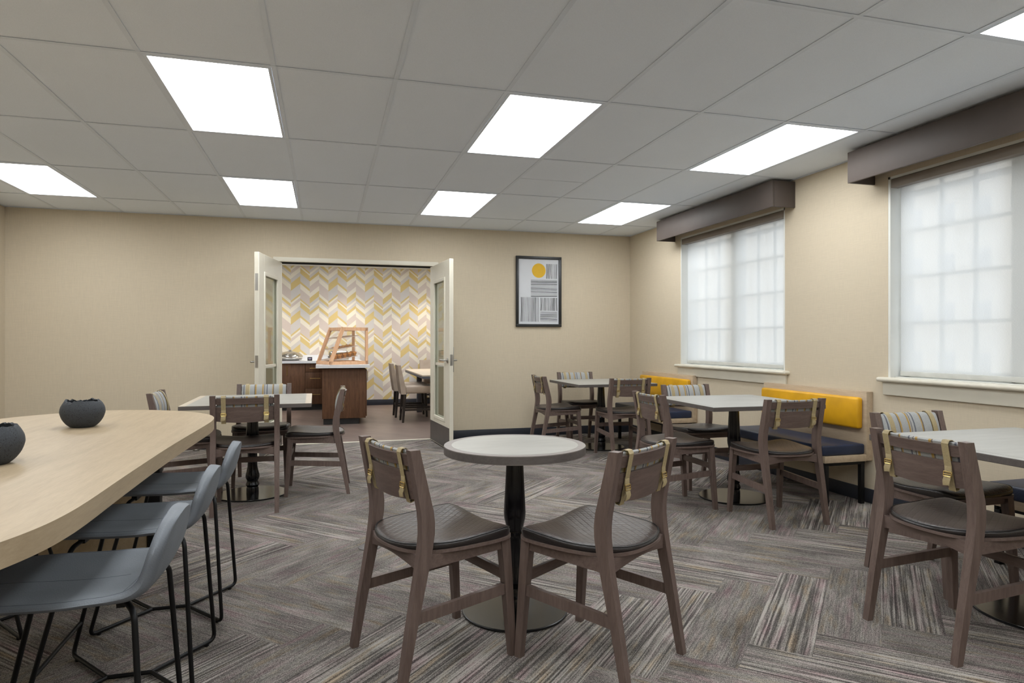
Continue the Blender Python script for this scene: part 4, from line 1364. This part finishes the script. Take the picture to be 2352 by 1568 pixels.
# beige dining stools and their table
def beige_chair(label, loc, rotz):
    t_ = thing('upholstered_chair', label, 'chair', loc, rotz, 'beige upholstered chairs in the buffet room')
    b = BM(); add_box(b, (-.20, -.21, .425), (.20, .245, .535), .022, 3); obj('seat', b, M['beige_vinyl'], t_)
    b = BM(); st = []
    for z, y, d in ((.415, -.235, .07), (.50, -.245, .075), (.60, -.262, .07), (.70, -.28, .06), (.78, -.292, .05), (.842, -.302, .045)):
        st.append([(-.20, y - d / 2, z), (.20, y - d / 2, z), (.20, y + d / 2, z), (-.20, y + d / 2, z)])
    add_sweep(b, st); bevel_edges(b, .012, 60); obj('backrest', b, M['beige_vinyl'], t_)
    for sx in (-1, 1):
        for (y0, y1) in ((-.215, -.245), (.215, .24)):
            b = BM()
            st = []
            for z, y, r_ in ((.43, y0, .021), (0, y1, .015)):
                st.append([(sx * .175 - r_, y - r_, z), (sx * .175 + r_, y - r_, z), (sx * .175 + r_, y + r_, z), (sx * .175 - r_, y + r_, z)])
            add_sweep(b, st); obj('leg', b, M['dark_wood'], t_)
        b = BM(); add_box(b, (sx * .175 - .009, -.22, .17), (sx * .175 + .009, .22, .20)); obj('stretcher', b, M['dark_wood'], t_)
    b = BM(); add_box(b, (-.165, .215, .15), (.165, .235, .18)); obj('stretcher', b, M['dark_wood'], t_)
    b = BM(); add_box(b, (-.165, -.24, .18), (.165, -.22, .21)); obj('stretcher', b, M['dark_wood'], t_)
    return t_
bc_ = beige_chair('beige upholstered chair with dark legs, the nearer of the two in the doorway', (1.335, 9.85, 0), -PI / 2)
dup(bc_, (1.30, 10.53, 0), -PI / 2, 'beige upholstered chair with dark legs, the farther of the two in the doorway')
dup(bc_, (1.90, 12.02, 0), PI, 'beige chair at the far end of the buffet room table, only its back top visible')
t_ = thing('buffet_table', 'pale wood topped table on slate posts in the buffet room, half behind the door', 'table', (1.95, 10.72, 0))
b = BM(); add_box(b, (-.59, -1.18, .645), (.59, 1.0, .680), .002); obj('tabletop', b, M['slate'], t_)
b = BM(); add_box(b, (-.592, -1.182, .680), (.592, 1.002, .700), .002); obj('top_surface', b, M['laminate_border_light'], t_)
for yy in (-.85, .35):
    b = BM(); add_box(b, (-.47 if yy > 0 else -.10, yy - .04, 0), (-.39 if yy > 0 else -.02, yy + .04, .645), .002)
    obj('leg', b, M['slate'], t_)
b = BM(); add_box(b, (.35, .31, 0), (.43, .39, .645), .002); obj('leg', b, M['slate'], t_)
b = BM(); add_box(b, (.35, -.89, 0), (.43, -.81, .645), .002); obj('leg', b, M['slate'], t_)

# buffet room lighting: recessed downlights, and added panels out of view
def downlight(label, x, y, power):
    t_ = thing('recessed_downlight', label, 'downlight', (x, y, 2.60), 0, 'recessed downlights in the buffet room')
    b = BM(); add_lathe(b, [(.055, -.004), (.075, -.004), (.075, 0)], 24); add_lathe(b, [(.05, -.003), (.055, -.003)], 24); obj('trim_ring', b, M['white_paint'], t_)
    b = BM(); add_lathe(b, [(.050, -.0055), (.050, -.0045)], 24); obj('lens', b, M['downlight'], t_)
    ld = bpy.data.lights.new('downlight_lamp', 'SPOT'); ld.energy = power; ld.color = (1.0, .86, .70); ld.spot_size = math.radians(100); ld.spot_blend = .8; ld.shadow_soft_size = .05
    lo_ = bpy.data.objects.new('downlight_lamp', ld); C.objects.link(lo_); lo_.parent = t_; lo_.location = (0, 0, -.03)
downlight('warm recessed downlight over the middle of the wallpapered wall', .36, 11.9, 45)
downlight('warm recessed downlight at the right end of the wallpapered wall', 1.85, 11.9, 50)
downlight('warm recessed downlight above the chafing dish end of the counter', -.95, 11.9, 40)
for (x, y, l_) in ((-1.3, 10.6, 'unseen fill panel added to brighten the buffet room, above the base cabinet'), (.6, 10.9, 'unseen fill panel added to brighten the buffet room, above the end cabinet'), (.6, 8.9, 'unseen fill panel added to brighten the buffet room, just inside the double doors'), (-1.3, 8.9, 'unseen fill panel added to brighten the buffet room, behind the left door leaf'), (2.4, 10.9, 'unseen fill panel added to brighten the buffet room, above its dining table'), (2.4, 8.9, 'unseen fill panel added to brighten the buffet room, behind the right door leaf')):
    dup(tro, (x, y, 2.594), 0, l_)  # troffer copies put in as fill light, none of them visible
